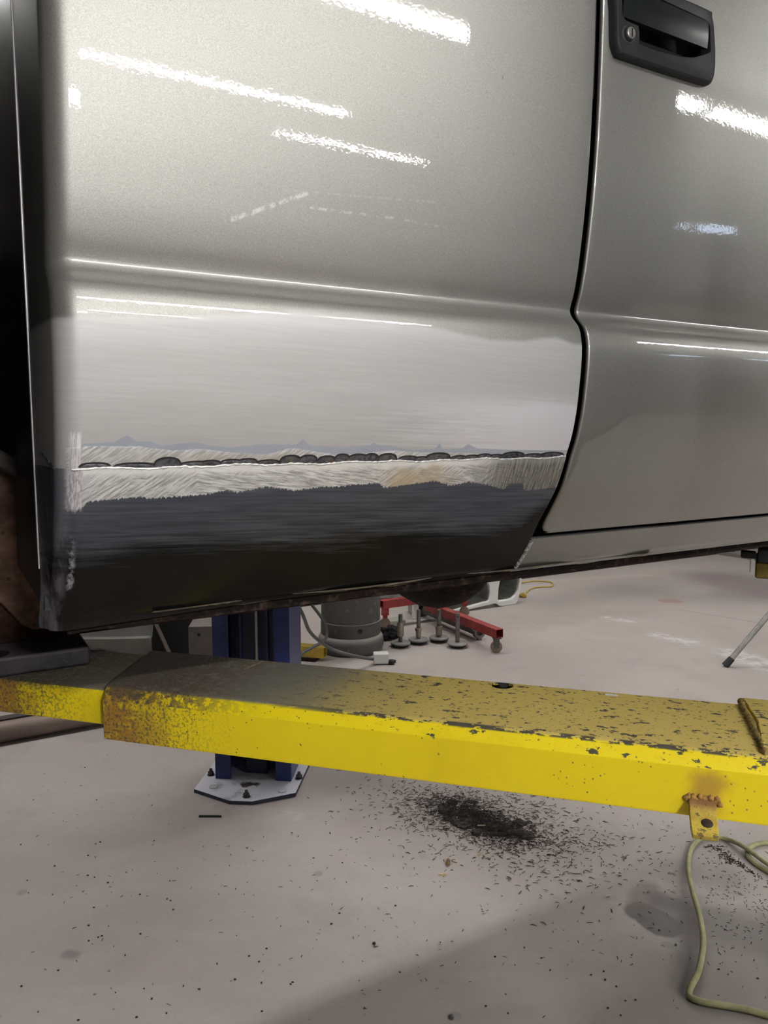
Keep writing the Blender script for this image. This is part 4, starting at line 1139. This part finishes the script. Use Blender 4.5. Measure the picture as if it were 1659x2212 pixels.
def fascia():
    # white moulded plastic panel with two openings, stood up near the back wall
    yt = 3.54
    def q(px, py): p = at_side(px, py, yt); return (p.x, max(.0, p.z))
    c = lambda x, y: (x / 6.38 + 960, y / 6.38 + 1230)
    outer = [c(*p) for p in [(-420, 300), (240, 60), (1065, 40), (1072, 95), (1062, 250), (1030, 380), (1005, 455), (975, 500), (800, 522), (760, 505), (735, 480), (700, 474), (330, 560), (-420, 760)]]
    h1 = [c(*p) for p in [(-350, 360), (200, 258), (560, 190), (605, 192), (622, 215), (632, 330), (618, 425), (600, 437), (330, 510), (-350, 690)]]
    h2 = [c(*p) for p in [(770, 165), (800, 100), (1000, 90), (1035, 110), (1040, 180), (1020, 290), (985, 350), (940, 395), (890, 412), (748, 432), (742, 400), (752, 260)]]
    lo = min(q(*p)[1] for p in outer)
    O_ = [q(*p) for p in outer]; H1 = [q(*p) for p in h1]; H2 = [q(*p) for p in h2]
    x0 = sum(p[0] for p in O_) / len(O_)
    root = thing('bumper_cover', 'white plastic bumper cover with a square and a round opening by the back wall', 'bumper cover', W(x0, yt, 0), ANG)
    M = simple('white_plastic', (0.80, 0.80, 0.78), .45, var=.04)
    Mg = simple('greenish_liner', (0.30, 0.31, 0.27), .6, var=.2)
    MX = Matrix(((1, 0, 0, -x0), (0, 0, 1, 0), (0, 1, 0, 0), (0, 0, 0, 1)))
    sk = MB().prism(O_, .03, MX).build('skin', M, root, smooth=0)
    for H_ in (H1, H2):
        cut = MB().prism(H_, .12, Matrix.Translation((0, -.04, 0)) @ MX).build('cutter', M, root, smooth=0)
        boolean_cut(sk, cut)
    md = sk.modifiers.new('bevel', 'BEVEL'); md.width = .008; md.segments = 2; md.limit_method = 'ANGLE'
    def liner(H_, depth, name, mat):
        mb = MB(); k = len(H_)
        cx, cz = sum(p[0] for p in H_) / k, sum(p[1] for p in H_) / k
        r = [[Vector((cx + (x - cx) * f - x0, y, cz + (z - cz) * f)) for x, z in H_ + H_[:1]] for y, f in ((.028, 1.02), (.03, 1.0), (.03 + depth, .93))]
        mb.grid(r); mb.bm.faces.new([mb.bm.verts.new(p) for p in r[-1][:-1]])
        mb.build(name, mat, root, smooth=0)
    liner(H1, .16, 'square_recess', Mg); liner(H2, .20, 'round_recess', Mg)
    for hx, hw in ((420, 62), (503, 50)):
        pc = q(*c(hx, 285)); 
        MB().box((pc[0] - x0, .10, pc[1]), (hw * 2 / 6.38 * 5.6 / FPX * 1.1, .10, .075)).build('grey_block', simple('grey_green_plastic', (0.28, 0.30, 0.26), .6), root, smooth=0, bevel=.008)
fascia()
def cords():
    # yellow-green hose in the right foreground
    pix = [(1700, 2200), (1659, 2193), (1614, 2181), (1570, 2173), (1531, 2167), (1503, 2160), (1489, 2150), (1492, 2132), (1508, 2100), (1517, 2059), (1519, 2026), (1511, 1976), (1502, 1945), (1494, 1917), (1488, 1885), (1487, 1860), (1493, 1834), (1511, 1814), (1541, 1807), (1571, 1813), (1604, 1827), (1633, 1847), (1659, 1866), (1720, 1905), (1790, 1900), (1800, 1850), (1740, 1822), (1690, 1817), (1659, 1820), (1633, 1824), (1619, 1833), (1615, 1847), (1627, 1861), (1659, 1882), (1720, 1915), (1800, 1980), (1850, 2080)]
    pts = []
    for i, (a, b) in enumerate(pix):
        z = .0085
        if 7 <= i <= 14: z = .0085 + .022 * math.sin(PI * (i - 6) / 9)
        if 20 <= i <= 23: z = .024
        pts.append(at_z(a, b, z))
    M = simple('yellow_green_hose', (0.37, 0.37, 0.19), .45, var=.18, scale=25, dirt=(.22, .20, .10), dirt_amt=.5)
    o = MB().tube(spline(pts, 8), .0074, 14).build('air_hose', M, smooth=70)
    tag(o, 'yellow-green hose looping over the floor at lower right', 'hose')
    # thin yellow cord near the back wall
    c = lambda x, y: (x / 6.38 + 960, y / 6.38 + 1230)
    pts = [at_z(*c(x, y), .006) for x, y in [(1010, 200), (1090, 181), (1180, 166), (1250, 160), (1400, 166), (1470, 178), (1500, 205), (1465, 235), (1350, 241), (1260, 250), (1200, 265), (1150, 300), (1110, 345), (1085, 375)]]
    root = thing('yellow_cord', 'thin yellow cord with a knotted end by the white bumper cover', 'cord', pts[-1])
    M = simple('yellow_rope', (0.42, 0.29, 0.06), .7)
    MB().tube([p - pts[-1] for p in spline(pts, 6)], .006, 8).build('cord', M, root, smooth=70)
    MB().blob((0, 0, .01), (.028, .03, .018), 3, .5, 8, 1).build('knot', M, root, smooth=70)
cords()
def cables():
    M = simple('grey_cable', (0.10, 0.105, 0.10), .5)
    a = [at_depth(640, 1300, 3.6), at_depth(655, 1330, 3.65), at_depth(668, 1362, 3.75), at_depth(690, 1385, 3.88)]
    end = at_z(806, 1424, .03)
    pts = a + [at_depth(716, 1402, 3.98), at_depth(745, 1412, 3.99), at_depth(780, 1420, 4.05), end]
    root = thing('power_cable', 'grey power cable with white socket box running right from the blue post', 'cable', (end.x, end.y, 0))
    off = Vector((end.x, end.y, 0))
    MB().tube([p - off for p in spline(pts, 8)], .009, 10).build('cable', M, root, smooth=70)
    Mw = simple('white_box_plastic', (0.75, 0.75, 0.72), .4, var=.04)
    d = at_z(832, 1420, .03) - end
    MB().box((d.x / 2 + .01, d.y / 2, .034), (.085, .06, .058), rotz(.1)).build('socket_box', Mw, root, smooth=0, bevel=.006)
    MB().blob((d.x + .035, d.y - .03, .014), (.025, .02, .014), 3, .4, 6, 4).build('rubber_boot', M_black, root, smooth=70)
    pts = [at_depth(668, 1300, 4.1), at_depth(690, 1328, 4.13), at_depth(702, 1348, 4.15), at_depth(706, 1368, 4.15), at_depth(700, 1384, 4.13), at_depth(676, 1398, 4.08), at_depth(655, 1410, 4.0), at_depth(640, 1425, 3.9)]
    o = MB().tube(spline(pts, 8), .0085, 10).build('power_cable', M, smooth=70)
    tag(o, 'second grey cable bending down between the blue post and the gas cylinder', 'cable')
    # yellow square tube with an open end
    p, q = at_z(634, 1401, .055), at_z(703, 1412, .04)
    d = (q - p); d.z = 0; L = d.length + .25; rz = math.atan2(d.y, d.x)
    root = thing('square_tube', 'worn yellow square steel tube with open end by the blue post', 'steel tube', (q.x, q.y, 0), rz)
    My = simple('worn_yellow', (0.55, 0.37, 0.03), .5, var=.2, scale=12, dirt=(.20, .19, .17), dirt_amt=.7)
    w = .062; sec = [(-w / 2, 0), (w / 2, 0), (w / 2, w), (-w / 2, w)]; inn = [(x * .82, w / 2 + (z - w / 2) * .82) for x, z in sec]
    MB().grid([[Vector((x, y, z + .02)) for y, z in lp + lp[:1]] for x, lp in ((-.1, inn), (0, inn), (0, sec), (-L, sec))]).build('tube', My, root, smooth=0, bevel=.004)
    MB().box((-L / 2, 0, .01), (L * .8, .09, .02)).build('skid', M_rust_dark, root, smooth=0)
cables()
def tripod():
    foot = at_z(1566, 1440); 
    M = simple('grey_tube_steel', (0.30, 0.29, 0.27), .45, .6, var=.15, scale=20)
    top = at_depth(1659, 1330, 4.12); d = (top - foot); hub = foot + d * (1.0 / d.z)
    base = Vector((hub.x, hub.y, 0))
    root = thing('tripod_stand', 'grey tubular stand with splayed leg and black rubber foot at right', 'stand', base)
    for k in range(3):
        r = Matrix.Rotation(2 * PI * k / 3, 3, 'Z')
        f = r @ (foot - base); h = Vector((0, 0, 1.0))
        lg = MB().tube([f + (h - f) * .03, h], .0145, 14).build('leg', M, root)
        MB().tube([f + Vector((0, 0, .004)), f + (h - f) * .045], [.020, .0175], 14).build('rubber_foot', M_black, lg)
    MB().tube([(0, 0, .75), (0, 0, 1.25)], .02, 14).build('pole', M, root)
    MB().tube([(0, 0, .96), (0, 0, 1.04)], .035, 14).build('hub', M_black, root)
tripod()
def left_clutter():
    # long tube on the floor at the far left
    M = simple('taupe_tube', (0.27, 0.205, 0.175), .5, .1, var=.12, scale=6)
    a, b = W(-1.2, 2.66, .045), W(.62, 2.66, .045)
    o = MB().tube([a, b], .042, 24).build('floor_tube', M); tag(o, 'brown round tube lying on the floor at far left under the arm', 'tube')
    a, b = W(-1.2, 2.80, .02), W(.60, 2.80, .02)
    d = b - a
    o = MB().box((0, 0, .03), (1.8, .05, .06)).build('flat_bar', simple('dark_bar', (0.07, 0.06, 0.06), .6), smooth=0, loc=W(-.3, 2.79, 0)); o.rotation_euler = (0, 0, ANG)
    tag(o, 'dark flat steel bar lying just behind the brown floor tube', 'steel bar')
    # pale bumper behind the saddle
    Y = 3.9
    q = lambda px, py: at_depth(px, py, Y)
    root = thing('bumper', 'dull grey plastic bumper with an oval slot left of the blue post', 'bumper', (q(250, 1400).x, Y, 0))
    off = Vector((q(250, 1400).x, Y, 0))
    M = simple('dusty_grey_plastic', (0.20, 0.195, 0.175), .6, var=.12, scale=5)
    rows = []
    x0, x1 = q(90, 1400).x, q(327, 1400).x
    for i in range(18):
        u = i / 17; x = x0 + (x1 - x0) * u
        row = []
        for (z, y) in [(.0, .05), (.05, .0), (.16, -.02), (.215, -.022), (.222, .0), (.27, .015), (.40, .04), (.55, .05), (.56, .12)]:
            row.append(Vector((x, Y + y + .10 * (u - .5) ** 2, z)) - off)
        rows.append(row)
    bm_ = MB().grid(rows).build('skin', M, root, smooth=45)
    md = bm_.modifiers.new('thick', 'SOLIDIFY'); md.thickness = .006
    s = q(222, 1411) - off
    MB().prism([(.055 * math.cos(a) * (1 if abs(math.cos(a)) < .8 else 1), .024 * math.sin(a)) for a in [2 * PI * k / 24 for k in range(24)]], .004,
               Matrix.Translation((s.x, -.030, s.z)) @ Matrix.Rotation(PI / 2, 4, 'X')).build('slot', M_dark, root, smooth=0)
    a, b = at_depth(330, 1335, 4.05), at_depth(372, 1425, 4.05)
    d = b - a; b2 = a + d * (a.z / (a.z - b.z)) * .985
    o = MB(); dd = (b2 - a); r = dd.to_track_quat('X', 'Y').to_matrix()
    o.box((a + b2) / 2, (dd.length, .05, .006), r @ Matrix.Rotation(PI / 2, 3, 'X'))
    o = o.build('metal_strap', simple('brownish_strap', (0.16, 0.13, 0.12), .6), smooth=0); tag(o, 'brown flat metal strap leaning beside the grey bumper', 'strap')
    # grey carton close to the post
    p = at_depth(437, 1380, 3.7)
    bx = thing('cardboard_box', 'plain grey-brown box against the left side of the blue post', 'box', (p.x, 3.75, 0), .1)
    Mbx = simple('grey_board', (0.16, 0.14, 0.13), .8)
    MB().box((0, 0, .17), (.13, .18, .34)).build('body', Mbx, bx, smooth=0, bevel=.003)
    MB().box((-.015, -.093, .30), (.012, .004, .012)).build('hole', M_dark, bx, smooth=0)
    # black tote and white trim strip behind
    p = at_depth(390, 1400, 4.3)
    tb = thing('storage_tote', 'black storage tote in the dark between bumper and blue post', 'tote', (p.x, 4.4, 0))
    MB().prism([(-.15, 0), (.15, 0), (.17, .34), (-.17, .34)], .4, Matrix.Translation((0, .2, 0)) @ Matrix.Rotation(PI / 2, 4, 'X')).build('tub', M_black, tb, smooth=0, bevel=.01)
    MB().box((0, 0, .355), (.38, .44, .025), bevel=.008).build('lid', M_black, tb, smooth=0)
    p = at_depth(405, 1354, 4.3); 
    o = MB().box((0, 0, 0), (.15, .03, .012), Matrix.Rotation(.22, 3, 'Y')).build('trim_strip', simple('white_trim', (0.6, 0.58, 0.56), .5), smooth=0, bevel=.003, loc=(p.x, 4.33, .392)); tag(o, 'short white trim strip lying on the black tote', 'trim strip')
    # boards behind the engine stand
    a = at_z(842, 1346)
    o = MB().box((0, 0, .012), (.26, .10, .024)).build('board', simple('greenish_board', (0.34, 0.34, 0.28), .6), smooth=0, bevel=.003, loc=(a.x - .03, a.y, 0)); o.rotation_euler = (0, 0, .18)
    tag(o, 'flat grey-green board on the floor behind the lift adapters', 'board')
    a = at_z(850, 1310)
    sh = thing('storage_crate', 'low grey crate with open shelf behind the red engine stand', 'crate', (a.x, a.y + .35, 0), .25)
    Mc = simple('grey_crate', (0.22, 0.22, 0.20), .6)
    for k in range(3): MB().box((0, 0, .03 + k * .10), (.8, .3, .018)).build('shelf', Mc, sh, smooth=0)
    for x in (-.40, -.05, .40): MB().box((x, 0, .15), (.014, .3, .30)).build('divider', Mc, sh, smooth=0)
left_clutter()

# ---------------------------------------------------------------- debris on the floor
def flake(bm, p, L, wd, ang, curl, z):
    n = 3; prev = None
    a = ang; x, y = p
    for i in range(n + 1):
        w = wd * (1 - .45 * abs(i / n - .5) * 2)
        nx, ny = -math.sin(a), math.cos(a)
        zz = z + .0012 * math.sin(PI * i / n)
        l = bm.verts.new((x + nx * w, y + ny * w, zz)); r = bm.verts.new((x - nx * w, y - ny * w, zz)); t = bm.verts.new((x, y, zz + w * 1.2))
        if prev:
            bm.faces.new((prev[0], prev[2], t, l)); bm.faces.new((prev[2], prev[1], r, t)); bm.faces.new((prev[1], prev[0], l, r))
        prev = (l, r, t)
        x += math.cos(a) * L / n; y += math.sin(a) * L / n; a += curl
def debris():
    M = simple('dirt_flakes', (0.030, 0.021, 0.016), .9, var=.5, scale=80)
    mb = MB()
    core = [(at_z(1000, 1752), .10, 900), (at_z(1078, 1795), .085, 900), (at_z(1035, 1772), .13, 700), (at_z(940, 1757), .08, 160), (at_z(1040, 1780), .26, 900), (at_z(1110, 1800), .20, 450), (at_z(1180, 1760), .22, 150)]
    for c, sd, n in core:
        for _ in range(n):
            u, v = rnd.gauss(0, 1), rnd.gauss(0, .75)
            x = c.x + (u * .8 + .0 * v) * sd; y = c.y + (-u * .35 + v * .8) * sd
            dens = math.exp(-(u * u + v * v) / 2)
            flake(mb.bm, (x, y), rnd.uniform(.006, .020), rnd.uniform(.0007, .0016), rnd.gauss(.1, .9), rnd.uniform(-.4, .4), .0005 + rnd.random() * (.014 * dens if sd < .14 else .001))
    for c, sd, h in ((at_z(1000, 1752), .075, .010), (at_z(1078, 1795), .075, .012), (at_z(1040, 1774), .07, .010)):
        for _ in range(14):
            mb.blob((c.x + rnd.gauss(0, sd * .55), c.y + rnd.gauss(0, sd * .4), 0), (rnd.uniform(.012, .03), rnd.uniform(.010, .024), h * rnd.uniform(.4, 1)), 2, .5, 8, rnd.random() * 9)
    hose = [v.co.copy() for v in bpy.data.objects['air_hose'].data.vertices][::5]
    far_plate = Vector((c0.x, c0.y, 0))
    def clear(p): return all((p.x - h.x) ** 2 + (p.y - h.y) ** 2 > .022 ** 2 for h in hose) and (p - far_plate).length > .36
    for _ in range(900):
        px = rnd.uniform(60, 1655); py = rnd.triangular(1640, 2212, 1800)
        if rnd.random() > (.25 + .75 * (px / 1659) ** 1.5): continue
        p = at_z(px, py)
        if clear(p): flake(mb.bm, (p.x, p.y), rnd.uniform(.004, .013), rnd.uniform(.0005, .0012), rnd.uniform(0, PI), rnd.uniform(-.5, .5), .0003)
    for _ in range(420):
        px = rnd.gauss(1600, 60); py = rnd.gauss(1900, 90)
        p = at_z(px, max(1830, py))
        if clear(p): flake(mb.bm, (p.x, p.y), rnd.uniform(.004, .012), rnd.uniform(.0005, .0013), rnd.uniform(0, PI), rnd.uniform(-.5, .5), .0003)
    for _ in range(160):
        px = rnd.gauss(1590, 26); py = 1838 + (px - 1545) * .55 + rnd.gauss(0, 6)
        p = at_z(px, py)
        if clear(p): flake(mb.bm, (p.x, p.y), rnd.uniform(.004, .012), rnd.uniform(.0008, .0018), rnd.uniform(0, PI), rnd.uniform(-.5, .5), .0003)
    for _ in range(110):
        px = rnd.uniform(40, 1650); py = rnd.uniform(1650, 2205); p = at_z(px, py)
        if clear(p): mb.blob((p.x, p.y, .001), (rnd.uniform(.0015, .004), rnd.uniform(.0015, .0035), .002), 1, .4, 5, rnd.random() * 9)
    o = mb.build('dirt_flakes', M, smooth=0); tag(o, 'dark dirt and rust flakes heaped under the yellow arm and strewn over the floor', 'dirt', kind='stuff')
    p = at_z(808, 2041)
    o = MB().blob((0, 0, .004), (.0045, .0042, .004), 2, .3, 6, 1).build('pebble', simple('dark_pebble', (0.025, 0.015, 0.012), .6), loc=(p.x, p.y, 0)); tag(o, 'small dark round pebble alone on the lower middle floor', 'pebble')
    p = at_z(968, 1866)
    o = MB().blob((0, 0, .006), (.0065, .016, .006), 3, .35, 7, 2).build('dried_leaf', simple('brown_leaf', (0.20, 0.11, 0.055), .7, var=.4, scale=150), loc=(p.x, p.y, 0)); o.rotation_euler = (0, 0, -.2)
    tag(o, 'curled brown leaf scrap below the dirt heap', 'leaf')
    p = at_z(956, 1890); mb = MB(); mb.box((0, 0, .0018), (.024, .005, .0035), rotz(-.15)); mb.box((.008, -.0015, .0045), (.010, .003, .002), rotz(-.3))
    o = mb.build('wood_chip', simple('pale_wood', (0.66, 0.50, 0.28), .7), smooth=0, loc=(p.x, p.y, 0)); tag(o, 'pale wood chip lying just below the brown leaf scrap', 'wood chip', 'wood chips near the dirt heap')
    for (px, py, rz, txt) in [(1040, 1793, .05, 'pale wood splinter in the middle of the dirt heap'), (1037, 1845, .9, 'pale wood splinter at the lower rim of the dirt heap')]:
        p = at_z(px, py); o = MB().box((0, 0, .016 if py < 1800 else .002), (.026, .0035, .002)).build('wood_chip', simple('pale_wood', (0.5, 0.38, 0.22), .7), smooth=0, loc=(p.x, p.y, 0)); o.rotation_euler = (0, 0, rz)
        tag(o, txt, 'wood chip', 'wood chips near the dirt heap')
    p = at_z(454, 1765)
    o = MB().box((0, 0, .003), (.075, .006, .005)).build('thin_rod', M_dark, smooth=0, loc=(p.x, p.y, 0)); tag(o, 'thin dark rod on the floor at the base plate of the blue post', 'rod')
    p = at_z(975, 2200)
    mb = MB().lathe([(0, .0), (.006, 0), (.006, .005), (.0035, .0055), (.0033, .009), (0, .009)], n=6)
    o = mb.build('hex_nut', simple('grey_nut', (0.2, 0.19, 0.18), .4, .7), smooth=0, loc=(p.x, p.y, 0)); tag(o, 'small grey hex nut at the bottom edge of the floor', 'nut')
debris()
